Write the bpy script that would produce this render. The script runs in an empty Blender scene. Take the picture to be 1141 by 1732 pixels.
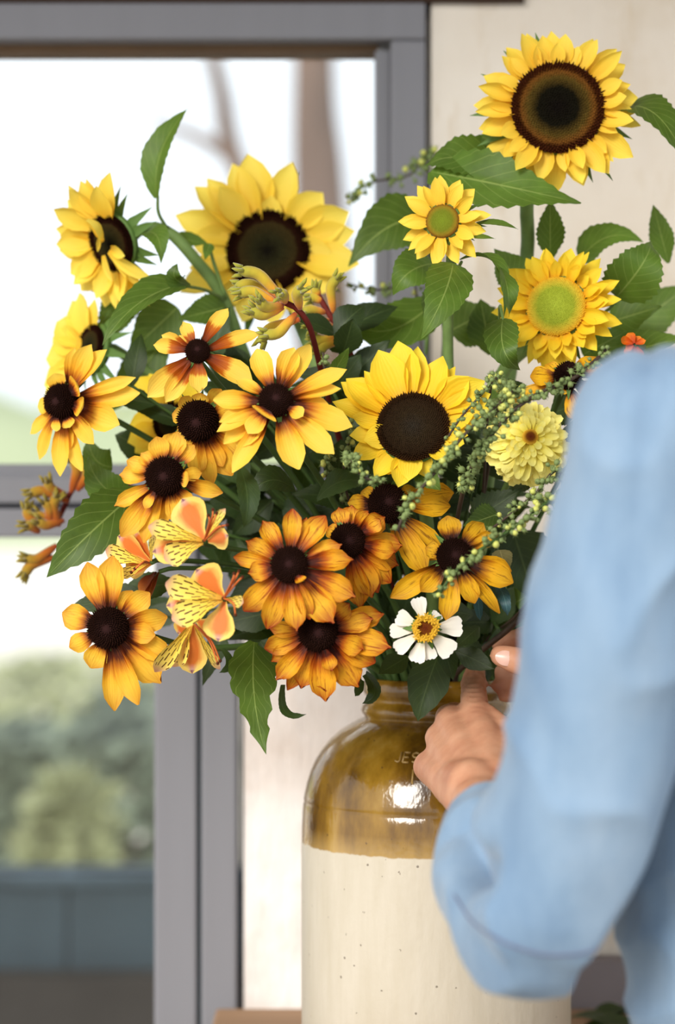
import bpy, bmesh, math, random
from mathutils import Vector, Matrix, noise
from mathutils.bvhtree import BVHTree

scene = bpy.context.scene
COL = scene.collection
rnd = random.Random(7)

# ------------------------------------------------------------------ camera, world, sun, exposure
FPX = 85.0 / 36.0 * 1732.0          # focal length in pixels of the 1141x1732 frame
CX, CY, CAMZ = 570.5, 866.0, 1.28

cam_data = bpy.data.cameras.new('camera')
cam_data.lens = 85.0
cam_data.sensor_fit = 'VERTICAL'
cam_data.sensor_height = 36.0
cam_data.sensor_width = 24.0
cam_data.clip_end = 500
cam_data.dof.use_dof = True
cam_data.dof.focus_distance = 2.07
cam_data.dof.aperture_fstop = 3.0
cam = bpy.data.objects.new('camera', cam_data)
cam.location = (0, 0, CAMZ)
cam.rotation_euler = (math.radians(90), 0, 0)
COL.objects.link(cam)
scene.camera = cam

world = bpy.data.worlds.new('overcast_sky')
scene.world = world
world.use_nodes = True
bgn = world.node_tree.nodes['Background']
bgn.inputs['Color'].default_value = (0.90, 0.95, 1.0, 1)
bgn.inputs['Strength'].default_value = 1.0

sun_data = bpy.data.lights.new('sun_offscreen', 'SUN')
sun_data.energy = 2.5
sun_data.angle = math.radians(24)
sun_data.color = (1.0, 0.95, 0.87)
sun = bpy.data.objects.new('sun_offscreen', sun_data)
sun.location = (-3, -4, 6)
sun.rotation_euler = Vector((0.50, 0.84, -0.50)).to_track_quat('-Z', 'Y').to_euler()
COL.objects.link(sun)

scene.view_settings.view_transform = 'Standard'
scene.view_settings.look = 'None'
scene.view_settings.gamma = 1.0
scene.view_settings.use_curve_mapping = False
scene.view_settings.exposure = 0.50

# ------------------------------------------------------------------ helpers
def P(px, py, Y):
    """a point of the place at depth Y metres"""
    return Vector(((px - CX) * Y / FPX, Y, CAMZ - (py - CY) * Y / FPX))

def S(px, Y):
    return px * Y / FPX

def lin(r, g, b):
    def f(c):
        c /= 255.0
        return c / 12.92 if c <= 0.04045 else ((c + 0.055) / 1.055) ** 2.4
    return (f(r), f(g), f(b), 1.0)

def lerp(a, b, t):
    return a + (b - a) * t

def curve1(pts, t):
    if t <= pts[0][0]:
        return pts[0][1]
    for (a, va), (b, vb) in zip(pts, pts[1:]):
        if t <= b:
            k = (t - a) / (b - a)
            k = k * k * (3 - 2 * k) * 0.5 + k * 0.5
            return va + (vb - va) * k
    return pts[-1][1]

def mesh_of(name, verts, faces, mat=None, uvs=None, smooth=True):
    me = bpy.data.meshes.new(name)
    me.from_pydata([tuple(v) for v in verts], [], faces)
    if uvs is not None:
        lay = me.uv_layers.new(name='UVMap')
        for lp in me.loops:
            lay.data[lp.index].uv = uvs[lp.vertex_index]
    if smooth:
        me.polygons.foreach_set('use_smooth', [True] * len(me.polygons))
    if mat:
        me.materials.append(mat)
    me.update()
    return me

WORLD = {}

def thing(name, label, cat, loc=(0, 0, 0), group=None, kind=None):
    o = bpy.data.objects.new(name, None)
    o.empty_display_size = 0.02
    o.location = loc
    COL.objects.link(o)
    WORLD[o] = Matrix.Translation(Vector(loc))
    o['label'] = label
    o['category'] = cat
    if group:
        o['group'] = group
    if kind:
        o['kind'] = kind
    return o

def put(name, me, parent=None, M=None, label=None, cat=None, group=None, kind=None):
    """link a mesh object at world matrix M, as a part of parent when given"""
    M = M if M is not None else Matrix.Identity(4)
    o = bpy.data.objects.new(name, me)
    COL.objects.link(o)
    WORLD[o] = M
    if parent is not None:
        o.parent = parent
        o.matrix_basis = WORLD[parent].inverted() @ M
    else:
        o.matrix_basis = M
    if label: o['label'] = label
    if cat: o['category'] = cat
    if group: o['group'] = group
    if kind: o['kind'] = kind
    return o

def put_w(name, verts, faces, mat, parent=None, uvs=None, smooth=True, **kw):
    """vertices given in world space; the origin goes to their mean"""
    c = Vector((0, 0, 0))
    for v in verts:
        c += v
    c /= len(verts)
    me = mesh_of(name, [v - c for v in verts], faces, mat, uvs, smooth)
    return put(name, me, parent, Matrix.Translation(c), **kw)

def box_vf(x0, x1, y0, y1, z0, z1, verts=None, faces=None):
    verts = [] if verts is None else verts
    faces = [] if faces is None else faces
    n = len(verts)
    for z in (z0, z1):
        for (x, y) in ((x0, y0), (x1, y0), (x1, y1), (x0, y1)):
            verts.append(Vector((x, y, z)))
    for f in ((3, 2, 1, 0), (4, 5, 6, 7), (0, 1, 5, 4), (1, 2, 6, 5), (2, 3, 7, 6), (3, 0, 4, 7)):
        faces.append(tuple(n + i for i in f))
    return verts, faces

def put_box(name, x0, x1, y0, y1, z0, z1, mat, parent=None, bevel=0.0, **kw):
    v, f = box_vf(x0, x1, y0, y1, z0, z1)
    o = put_w(name, v, f, mat, parent, smooth=False, **kw)
    if bevel:
        b = o.modifiers.new('bevel', 'BEVEL')
        b.width = bevel
        b.segments = 2
    return o

def catmull(pts, n=8):
    out = []
    p = [pts[0] * 2 - pts[1]] + list(pts) + [pts[-1] * 2 - pts[-2]]
    for i in range(1, len(p) - 2):
        for k in range(n):
            t = k / n
            a, b, c, d = p[i - 1], p[i], p[i + 1], p[i + 2]
            out.append(0.5 * ((2 * b) + (c - a) * t + (2 * a - 5 * b + 4 * c - d) * t * t + (3 * b - a - 3 * c + d) * t ** 3))
    out.append(pts[-1].copy())
    return out

def tube_vf(path, radii, seg=7, verts=None, faces=None):
    verts = [] if verts is None else verts
    faces = [] if faces is None else faces
    n0 = len(verts)
    N = len(path)
    up = None
    for i in range(N):
        t = (path[min(i + 1, N - 1)] - path[max(i - 1, 0)])
        t = t.normalized() if t.length > 1e-9 else Vector((0, 0, 1))
        if up is None:
            up = t.orthogonal().normalized()
        up = (up - t * up.dot(t))
        up = up.normalized() if up.length > 1e-6 else t.orthogonal().normalized()
        sd = t.cross(up)
        r = radii[i] if isinstance(radii, (list, tuple)) else radii
        for k in range(seg):
            a = 2 * math.pi * k / seg
            verts.append(path[i] + (up * math.cos(a) + sd * math.sin(a)) * r)
    for i in range(N - 1):
        for k in range(seg):
            a = n0 + i * seg + k
            b = n0 + i * seg + (k + 1) % seg
            faces.append((a, b, b + seg, a + seg))
    faces.append(tuple(n0 + k for k in reversed(range(seg))))
    faces.append(tuple(n0 + (N - 1) * seg + k for k in range(seg)))
    return verts, faces

def tube(name, pts, r0, r1, mat, parent=None, n=8, seg=7, **kw):
    path = catmull(pts, n)
    N = len(path)
    radii = [lerp(r0, r1, i / (N - 1)) for i in range(N)]
    v, f = tube_vf(path, radii, seg)
    return put_w(name, v, f, mat, parent, **kw)

def lathe_vf(prof, seg=48):
    """prof: (r, z) list, closed at r == 0 ends"""
    verts, faces = [], []
    rows = []
    for r, z in prof:
        if r < 1e-6:
            rows.append([len(verts)])
            verts.append(Vector((0, 0, z)))
        else:
            rows.append(list(range(len(verts), len(verts) + seg)))
            for k in range(seg):
                a = 2 * math.pi * k / seg
                verts.append(Vector((r * math.cos(a), r * math.sin(a), z)))
    for A, B in zip(rows, rows[1:]):
        for k in range(seg):
            k2 = (k + 1) % seg
            if len(A) == 1 and len(B) == 1:
                continue
            if len(A) == 1:
                faces.append((A[0], B[k2], B[k]))
            elif len(B) == 1:
                faces.append((A[k], A[k2], B[0]))
            else:
                faces.append((A[k], A[k2], B[k2], B[k]))
    return verts, faces

# ------------------------------------------------------------------ materials
class NT:
    def __init__(self, name):
        self.m = bpy.data.materials.new(name)
        self.m.use_nodes = True
        self.t = self.m.node_tree
        self.b = self.t.nodes['Principled BSDF']
        self.out = self.t.nodes['Material Output']
    def n(self, typ, **kw):
        o = self.t.nodes.new(typ)
        for k, v in kw.items():
            setattr(o, k, v)
        return o
    def l(self, a, b):
        self.t.links.new(a, b)
    def math(self, op, a, b=None, c=None, clamp=False):
        o = self.n('ShaderNodeMath', operation=op, use_clamp=clamp)
        for i, v in enumerate((a, b, c)):
            if v is None:
                continue
            if isinstance(v, (int, float)):
                o.inputs[i].default_value = v
            else:
                self.l(v, o.inputs[i])
        return o.outputs[0]
    def ramp(self, fac, stops, interp='LINEAR'):
        o = self.n('ShaderNodeValToRGB')
        cr = o.color_ramp
        cr.interpolation = interp
        while len(cr.elements) < len(stops):
            cr.elements.new(0.5)
        for e, (p, c) in zip(cr.elements, stops):
            e.position = p
            e.color = c if len(c) == 4 else (*c, 1)
        self.l(fac, o.inputs[0])
        return o.outputs[0]
    def mix(self, fac, a, b, mode='MIX'):
        o = self.n('ShaderNodeMix', data_type='RGBA', blend_type=mode)
        if isinstance(fac, (int, float)):
            o.inputs[0].default_value = fac
        else:
            self.l(fac, o.inputs[0])
        for s, v in ((o.inputs[6], a), (o.inputs[7], b)):
            if isinstance(v, tuple):
                s.default_value = v
            else:
                self.l(v, s)
        return o.outputs[2]
    def noise(self, vec=None, scale=5.0, detail=3.0, rough=0.5):
        o = self.n('ShaderNodeTexNoise')
        o.inputs['Scale'].default_value = scale
        o.inputs['Detail'].default_value = detail
        o.inputs['Roughness'].default_value = rough
        if vec is not None:
            self.l(vec, o.inputs['Vector'])
        return o.outputs[0]
    def coords(self, kind='Object'):
        return self.n('ShaderNodeTexCoord').outputs[kind]
    def mapping(self, vec, scale=(1, 1, 1), loc=(0, 0, 0)):
        o = self.n('ShaderNodeMapping')
        o.inputs['Scale'].default_value = scale
        o.inputs['Location'].default_value = loc
        self.l(vec, o.inputs['Vector'])
        return o.outputs[0]
    def bump(self, h, strength=0.3, dist=0.001):
        o = self.n('ShaderNodeBump')
        o.inputs['Strength'].default_value = strength
        o.inputs['Distance'].default_value = dist
        self.l(h, o.inputs['Height'])
        self.l(o.outputs[0], self.b.inputs['Normal'])
        return o.outputs[0]
    def base(self, c, rough=0.6, spec=0.3):
        if isinstance(c, tuple):
            self.b.inputs['Base Color'].default_value = c
        else:
            self.l(c, self.b.inputs['Base Color'])
        self.b.inputs['Roughness'].default_value = rough
        self.b.inputs['Specular IOR Level'].default_value = spec
    def translucent(self, c, amount=0.3):
        tr = self.n('ShaderNodeBsdfTranslucent')
        if isinstance(c, tuple):
            tr.inputs['Color'].default_value = c
        else:
            self.l(c, tr.inputs['Color'])
        mx = self.n('ShaderNodeMixShader')
        mx.inputs[0].default_value = amount
        self.l(self.b.outputs[0], mx.inputs[1])
        self.l(tr.outputs[0], mx.inputs[2])
        self.l(mx.outputs[0], self.out.inputs['Surface'])

def simple_mat(name, c, rough=0.6, spec=0.3, var=0.15, scale=20.0, bump=0.0, detail=4.0, stretch=(1, 1, 1), c2=None):
    t = NT(name)
    v = t.mapping(t.coords('Object'), stretch)
    nz = t.noise(v, scale, detail)
    c2 = c2 or tuple(x * (1 - var) for x in c[:3]) + (1,)
    col = t.ramp(nz, [(0.3, c2), (0.7, c)])
    t.base(col, rough, spec)
    if bump:
        t.bump(nz, bump, 0.002)
    return t.m

def petal_mat(name, stops, streak=None, streak_amt=0.0, tip=None, tip_amt=0.0, vein=0.15, transl=0.28, jitter=0.2, ribs=9.0):
    t = NT(name)
    uv = t.n('ShaderNodeSeparateXYZ')
    t.l(t.coords('UV'), uv.inputs[0])
    u, v = uv.outputs[0], uv.outputs[1]
    rand = t.n('ShaderNodeObjectInfo').outputs['Random']
    comb = t.n('ShaderNodeCombineXYZ')
    t.l(t.math('MULTIPLY', u, 9.0), comb.inputs[0])
    t.l(t.math('MULTIPLY', v, 1.6), comb.inputs[1])
    t.l(t.math('MULTIPLY', rand, 57.0), comb.inputs[2])
    nz = t.noise(comb.outputs[0], 1.0, 4.0, 0.6)
    vj = t.math('ADD', v, t.math('MULTIPLY', t.math('SUBTRACT', nz, 0.5), jitter))
    vj = t.math('ADD', vj, t.math('MULTIPLY', t.math('SUBTRACT', rand, 0.5), jitter * 0.5))
    col = t.ramp(vj, stops)
    if streak:
        comb2 = t.n('ShaderNodeCombineXYZ')
        t.l(t.math('MULTIPLY', u, 14.0), comb2.inputs[0])
        t.l(t.math('MULTIPLY', v, 2.4), comb2.inputs[1])
        t.l(t.math('MULTIPLY', rand, 131.0), comb2.inputs[2])
        n2 = t.noise(comb2.outputs[0], 1.0, 5.0, 0.65)
        f = t.ramp(n2, [(0.54, (0, 0, 0, 1)), (0.66, (1, 1, 1, 1))])
        col = t.mix(t.math('MULTIPLY', f, streak_amt), col, streak)
    if tip:
        e = t.math('SUBTRACT', v, 0.62)
        e = t.math('MULTIPLY', e, 2.4, clamp=True)
        edge = t.math('MULTIPLY', t.math('ABSOLUTE', t.math('SUBTRACT', u, 0.5)), 0.4)
        e = t.math('ADD', e, edge)
        f = t.math('MULTIPLY', t.math('MULTIPLY', e, nz), 2.0 * tip_amt, clamp=True)
        col = t.mix(f, col, tip)
    t.base(col, 0.55, 0.22)
    w = t.math('SINE', t.math('MULTIPLY', u, ribs * 2 * math.pi))
    h = t.math('ADD', t.math('MULTIPLY', w, 0.25), nz)
    t.bump(h, vein, 0.0012)
    t.translucent(col, transl)
    return t.m

def leaf_mat(name, c, cv, rough=0.5, transl=0.25, n_veins=8.0):
    t = NT(name)
    uv = t.n('ShaderNodeSeparateXYZ')
    t.l(t.coords('UV'), uv.inputs[0])
    u, v = uv.outputs[0], uv.outputs[1]
    au = t.math('ABSOLUTE', t.math('SUBTRACT', u, 0.5))
    mid = t.math('LESS_THAN', au, 0.016)
    s = t.math('FRACT', t.math('SUBTRACT', t.math('MULTIPLY', v, n_veins), t.math('MULTIPLY', au, n_veins * 0.62)))
    side = t.math('LESS_THAN', t.math('ABSOLUTE', t.math('SUBTRACT', s, 0.5)), 0.045)
    veins = t.math('MAXIMUM', mid, t.math('MULTIPLY', side, 0.45))
    nz = t.noise(t.coords('Object'), 45.0, 5.0, 0.6)
    rand = t.n('ShaderNodeObjectInfo').outputs['Random']
    dk = tuple(x * 0.62 for x in c[:3]) + (1,)
    col = t.ramp(nz, [(0.3, dk), (0.7, c)])
    hsv = t.n('ShaderNodeHueSaturation')
    t.l(col, hsv.inputs['Color'])
    t.l(t.math('ADD', t.math('MULTIPLY', rand, 0.5), 0.75), hsv.inputs['Value'])
    col = t.mix(t.math('MULTIPLY', veins, 0.6), hsv.outputs[0], cv)
    t.base(col, rough, 0.35)
    h = t.math('ADD', t.math('MULTIPLY', s, 0.6), nz)
    t.bump(h, 0.35, 0.0015)
    t.translucent(t.mix(0.5, col, lin(150, 180, 40)), transl)
    return t.m

Y1 = lin(252, 218, 60)
MAT = {}
MAT['sun_lemon'] = petal_mat('sunflower_lemon_petal', [(0.0, lin(236, 170, 30)), (0.3, lin(246, 204, 40)), (1.0, lin(250, 222, 64))], vein=0.18)
MAT['sun_gold'] = petal_mat('sunflower_gold_petal', [(0.0, lin(240, 160, 40)), (0.22, lin(250, 204, 60)), (1.0, lin(253, 226, 88))], vein=0.2)
MAT['sun_pale'] = petal_mat('sunflower_pale_petal', [(0.0, lin(248, 194, 50)), (0.3, lin(252, 218, 74)), (1.0, lin(253, 230, 100))], vein=0.15)
MAT['rud_clean'] = petal_mat('rudbeckia_clean_petal', [(0.0, lin(40, 12, 6)), (0.2, lin(92, 36, 10)), (0.3, lin(186, 100, 22)), (0.46, lin(246, 186, 52)), (0.65, lin(251, 206, 72)), (1.0, lin(251, 212, 86))], jitter=0.34)
MAT['rud_bicolor'] = petal_mat('rudbeckia_bicolor_petal', [(0.0, lin(48, 12, 6)), (0.26, lin(150, 62, 12)), (0.46, lin(196, 104, 20)), (0.56, lin(248, 204, 78)), (1.0, lin(251, 214, 92))], jitter=0.28)
MAT['rud_streak'] = petal_mat('rudbeckia_streaked_petal', [(0.0, lin(36, 10, 4)), (0.2, lin(84, 32, 8)), (0.32, lin(196, 116, 26)), (0.48, lin(246, 186, 50)), (0.7, lin(250, 204, 66)), (1.0, lin(248, 196, 58))], lin(190, 96, 20), 0.35, lin(170, 66, 24), 0.5, jitter=0.34)
MAT['rud_burnt'] = petal_mat('rudbeckia_burnt_petal', [(0.0, lin(30, 8, 4)), (0.2, lin(80, 26, 6)), (0.34, lin(190, 96, 14)), (0.5, lin(240, 170, 34)), (0.72, lin(248, 190, 44)), (1.0, lin(240, 168, 34))], lin(146, 54, 8), 0.85, lin(156, 50, 12), 0.95, jitter=0.36)
MAT['rud_amber'] = petal_mat('rudbeckia_amber_petal', [(0.0, lin(26, 8, 4)), (0.22, lin(60, 22, 6)), (0.36, lin(186, 118, 12)), (0.5, lin(236, 176, 26)), (0.75, lin(242, 188, 34)), (1.0, lin(234, 172, 24))], lin(116, 56, 8), 0.8, lin(120, 50, 10), 0.5, jitter=0.36)
MAT['zin_white'] = petal_mat('white_zinnia_petal', [(0.0, lin(226, 214, 150)), (0.3, lin(246, 240, 222)), (1.0, lin(250, 247, 238))], vein=0.15, ribs=4.0)
MAT['zin_yellow'] = petal_mat('yellow_zinnia_petal', [(0.0, lin(244, 214, 60)), (0.4, lin(251, 234, 92)), (1.0, lin(254, 246, 150))], vein=0.15, ribs=3.0)
MAT['orange_petal'] = petal_mat('orange_blossom_petal', [(0.0, lin(180, 60, 10)), (0.5, lin(214, 92, 18)), (1.0, lin(232, 140, 34))], lin(160, 40, 10), 0.5)

def alst_outer_mat():
    t = NT('alstroemeria_outer_tepal')
    uv = t.n('ShaderNodeSeparateXYZ')
    t.l(t.coords('UV'), uv.inputs[0])
    u, v = uv.outputs[0], uv.outputs[1]
    nz = t.noise(t.mapping(t.coords('UV'), (10, 3, 1)), 1.0, 4.0)
    au = t.math('ABSOLUTE', t.math('SUBTRACT', u, 0.5))
    d = t.math('ADD', t.math('MULTIPLY', au, 2.0), t.math('MULTIPLY', t.math('SUBTRACT', v, 0.72, clamp=True), 2.2))
    d = t.math('ADD', d, t.math('MULTIPLY', t.math('SUBTRACT', nz, 0.5), 0.35))
    col = t.ramp(d, [(0.35, lin(226, 124, 52)), (0.62, lin(240, 176, 86)), (0.82, lin(248, 214, 110))])
    tipf = t.math('MULTIPLY', t.math('SUBTRACT', 1.0, t.math('MULTIPLY', au, 3.4), clamp=True), t.math('MULTIPLY', t.math('SUBTRACT', v, 0.8, clamp=True), 6.0, clamp=True))
    col = t.mix(tipf, col, lin(206, 170, 178))
    tip2 = t.math('MULTIPLY', tipf, t.math('GREATER_THAN', v, 0.93))
    col = t.mix(tip2, col, lin(120, 60, 80))
    t.base(col, 0.5, 0.25)
    t.bump(nz, 0.2, 0.001)
    t.translucent(col, 0.25)
    return t.m

def alst_inner_mat():
    t = NT('alstroemeria_striped_tepal')
    uv = t.n('ShaderNodeSeparateXYZ')
    t.l(t.coords('UV'), uv.inputs[0])
    u, v = uv.outputs[0], uv.outputs[1]
    cu = t.math('MULTIPLY', t.math('SUBTRACT', t.math('ADD', u, t.math('MULTIPLY', t.noise(t.mapping(t.coords('UV'), (3, 5, 1)), 1.0, 3.0), 0.10)), 0.55), 6.5)
    k = t.math('FLOOR', t.math('ADD', cu, 0.5))
    fu = t.math('ABSOLUTE', t.math('SUBTRACT', cu, k))
    ph = t.math('ADD', t.math('MULTIPLY', v, 3.4), t.math('MULTIPLY', k, 0.41))
    fv = t.math('FRACT', ph)
    m = t.math('MULTIPLY', t.math('LESS_THAN', fu, 0.17), t.math('LESS_THAN', fv, 0.55))
    m = t.math('MULTIPLY', m, t.math('GREATER_THAN', v, 0.1))
    m = t.math('MULTIPLY', m, t.math('LESS_THAN', v, 0.88))
    col = t.ramp(v, [(0.0, lin(210, 150, 50)), (0.3, lin(244, 208, 72)), (0.8, lin(250, 226, 110)), (1.0, lin(214, 160, 140))])
    col = t.mix(m, col, lin(74, 30, 16))
    t.base(col, 0.5, 0.25)
    t.translucent(col, 0.25)
    return t.m

MAT['alst_out'] = alst_outer_mat()
MAT['alst_in'] = alst_inner_mat()
MAT['alst_back'] = petal_mat('alstroemeria_copper_tepal', [(0.0, lin(90, 40, 20)), (0.5, lin(170, 84, 36)), (1.0, lin(226, 150, 70))])
MAT['filament'] = simple_mat('orange_filament', lin(216, 110, 50), var=0.3)
MAT['leaf'] = leaf_mat('sunflower_leaf', lin(88, 118, 42), lin(152, 170, 92))
MAT['leaf_dark'] = leaf_mat('dark_rudbeckia_leaf', lin(46, 66, 28), lin(80, 98, 54), transl=0.12)
MAT['leaf_blue'] = leaf_mat('blue_green_leaf', lin(50, 92, 100), lin(110, 150, 150), transl=0.05)
MAT['leaf_buff'] = leaf_mat('faded_buff_leaf', lin(150, 140, 96), lin(180, 170, 120))
MAT['stem'] = simple_mat('green_stem', lin(118, 146, 80), 0.6, 0.3, 0.3, 60, 0.2)
MAT['stem_dark'] = simple_mat('dark_green_stem', lin(70, 96, 44), 0.6, 0.3, 0.3, 60, 0.2)
MAT['stem_brown'] = simple_mat('dark_brown_stem', lin(74, 60, 48), 0.6, 0.3, 0.3, 60, 0.2)
MAT['stem_red'] = simple_mat('wine_red_stem', lin(112, 40, 34), 0.7, 0.2, 0.3, 80, 0.2)
MAT['sepal'] = simple_mat('green_sepal', lin(92, 124, 56), 0.6, 0.3, 0.3, 60)
MAT['bud'] = simple_mat('yellow_green_bud', lin(206, 210, 110), 0.5, 0.3, 0.15, 60)
MAT['bud_green'] = simple_mat('grey_green_bud', lin(128, 146, 88), 0.6, 0.3, 0.3, 90)

def paw_mat(name, stops):
    t = NT(name)
    uv = t.n('ShaderNodeSeparateXYZ')
    t.l(t.coords('UV'), uv.inputs[0])
    nz = t.noise(t.coords('Object'), 120.0, 4.0)
    f = t.math('ADD', uv.outputs[1], t.math('MULTIPLY', t.math('SUBTRACT', nz, 0.5), 0.3))
    col = t.ramp(f, stops)
    t.base(col, 0.8, 0.1)
    t.b.inputs['Sheen Weight'].default_value = 0.3
    t.bump(nz, 0.4, 0.002)
    return t.m
MAT['paw'] = paw_mat('kangaroo_paw_tube', [(0.0, lin(186, 84, 36)), (0.25, lin(222, 150, 50)), (0.55, lin(200, 170, 52)), (1.0, lin(156, 154, 56))])
MAT['paw_rust'] = paw_mat('rusty_kangaroo_paw_tube', [(0.0, lin(146, 62, 22)), (0.45, lin(172, 96, 26)), (0.75, lin(166, 124, 36)), (1.0, lin(140, 124, 44))])

def disc_mat(name, stops, tipk=1.5):
    t = NT(name)
    sx = t.n('ShaderNodeSeparateXYZ')
    t.l(t.coords('Object'), sx.inputs[0])
    r2 = t.math('ADD', t.math('MULTIPLY', sx.outputs[0], sx.outputs[0]), t.math('MULTIPLY', sx.outputs[1], sx.outputs[1]))
    r = t.math('SQRT', r2)
    nz = t.noise(t.coords('Object'), 9.0, 3.0)
    r = t.math('ADD', r, t.math('MULTIPLY', t.math('SUBTRACT', nz, 0.5), 0.12))
    col = t.ramp(r, stops)
    uv = t.n('ShaderNodeSeparateXYZ')
    t.l(t.coords('UV'), uv.inputs[0])
    lt = t.mix(1.0, col, (tipk, tipk * 0.95, tipk * 0.8, 1), 'MULTIPLY')
    col = t.mix(uv.outputs[1], col, lt)
    t.base(col, 0.95, 0.03)
    return t.m
MAT['disc_dark'] = disc_mat('sunflower_dark_disc', [(0.0, lin(16, 12, 10)), (0.42, lin(20, 18, 11)), (0.64, lin(76, 60, 24)), (0.78, lin(98, 62, 24)), (0.86, lin(58, 28, 12)), (1.0, lin(52, 24, 12))], 2.2)
MAT['disc_brown'] = disc_mat('sunflower_brown_disc', [(0.0, lin(16, 13, 11)), (0.35, lin(42, 40, 22)), (0.66, lin(54, 44, 22)), (0.74, lin(34, 16, 9)), (1.0, lin(32, 14, 8))], 1.8)
MAT['disc_black'] = disc_mat('sunflower_black_disc', [(0.0, lin(40, 35, 29)), (0.4, lin(40, 31, 20)), (0.8, lin(34, 23, 13)), (1.0, lin(46, 28, 14))], 2.8)
MAT['disc_green'] = disc_mat('sunflower_green_disc', [(0.0, lin(160, 172, 60)), (0.6, lin(150, 160, 50)), (0.85, lin(200, 174, 56)), (1.0, lin(216, 168, 44))], 1.15)
MAT['disc_olive'] = disc_mat('sunflower_olive_disc', [(0.0, lin(126, 142, 44)), (0.6, lin(120, 128, 40)), (0.85, lin(150, 124, 40)), (1.0, lin(120, 76, 28))], 1.2)
MAT['cone'] = disc_mat('rudbeckia_cone', [(0.0, lin(52, 31, 30)), (0.3, lin(32, 18, 16)), (0.6, lin(24, 12, 9)), (1.0, lin(22, 10, 7))], 3.2)
MAT['zin_eye'] = disc_mat('zinnia_eye', [(0.0, lin(86, 34, 18)), (0.5, lin(110, 60, 20)), (0.8, lin(190, 140, 40)), (1.0, lin(210, 170, 60))])
MAT['zin_floret'] = simple_mat('zinnia_yellow_floret', lin(226, 176, 44), var=0.2)

# ------------------------------------------------------------------ the setting
WY = 2.62                                  # front face of the house wall
def wx(px): return (px - CX) * WY / FPX
def wz(py): return CAMZ - (py - CY) * WY / FPX

def wall_mat(name, c1, c2, c3, scale):
    t = NT(name)
    o = t.coords('Object')
    n1 = t.noise(o, scale, 6.0, 0.6)
    n2 = t.noise(t.mapping(o, (3, 3, 0.8)), scale * 4, 5.0, 0.6)
    col = t.ramp(n1, [(0.32, c2), (0.52, c1), (0.72, c3)])
    col = t.mix(t.ramp(n2, [(0.56, (0, 0, 0, 1)), (0.75, (0.6, 0.6, 0.6, 1))]), col, c2)
    t.base(col, 0.9, 0.1)
    t.bump(t.math('ADD', n1, t.math('MULTIPLY', n2, 0.4)), 0.6, 0.02)
    return t.m
M_STONE = wall_mat('cream_limestone', lin(232, 221, 206), lin(206, 184, 150), lin(242, 234, 222), 2.2)
M_WASH = wall_mat('whitewashed_masonry', lin(240, 234, 230), lin(214, 200, 190), lin(248, 244, 242), 3.5)
M_GROUT = simple_mat('pale_mortar', lin(196, 180, 158), 0.95, 0.1, 0.2, 30, 0.4)
M_FRAME = simple_mat('grey_painted_frame', lin(130, 130, 136), 0.55, 0.3, 0.06, 30, 0.05, stretch=(1, 1, 0.1))
M_GAP = simple_mat('grey_gap_strip', lin(104, 104, 108), 0.7, 0.2, 0.2, 20)  # for strips added in frame gaps that hold only shade
M_BEAD = simple_mat('brown_timber_bead', lin(116, 92, 70), 0.7, 0.2, 0.2, 12)
M_LINTEL = simple_mat('dark_brown_lintel', lin(64, 44, 32), 0.7, 0.2, 0.3, 12, 0.3, stretch=(0.1, 1, 1))
M_FLOOR = simple_mat('pale_stone_paving', lin(176, 164, 148), 0.85, 0.2, 0.2, 6, 0.3)
M_GROUND = simple_mat('pale_gravel_ground', lin(232, 224, 210), 0.95, 0.1, 0.12, 3, 0.2)
M_ROOF = simple_mat('porch_boards', lin(112, 96, 80), 0.8, 0.2, 0.25, 4, 0.2, stretch=(1, 0.1, 1))

# wall: three masonry blocks round the two openings, with rough stones as relief
def masonry(name, x0, x1, z0, z1, mat, **kw):
    nx = max(2, int((x1 - x0) / 0.03)); nz_ = max(2, int((z1 - z0) / 0.03))
    verts, faces = [], []
    for j in range(nz_ + 1):
        for i in range(nx + 1):
            x = lerp(x0, x1, i / nx); z = lerp(z0, z1, j / nz_)
            d = 0.0
            if 0 < i < nx and 0 < j < nz_:
                d = 0.012 * noise.noise(Vector((x * 3.1, 4.2, z * 3.1))) + 0.005 * noise.noise(Vector((x * 13, 1.2, z * 13)))
            verts.append(Vector((x, WY + d, z)))
    for j in range(nz_):
        for i in range(nx):
            a = j * (nx + 1) + i
            faces.append((a, a + 1, a + nx + 2, a + nx + 1))
    box_vf(x0, x1, WY + 0.03, WY + 0.30, z0, z1, verts, faces)
    # side skins joining the face to the core
    for (xa, za, xb, zb) in ((x0, z0, x0, z1), (x1, z1, x1, z0), (x0, z1, x1, z1), (x1, z0, x0, z0)):
        n = len(verts)
        verts += [Vector((xa, WY, za)), Vector((xb, WY, zb)), Vector((xb, WY + 0.05, zb)), Vector((xa, WY + 0.05, za))]
        faces.append((n, n + 1, n + 2, n + 3))
    o = put_w(name, verts, faces, mat, **kw)
    return o

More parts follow.
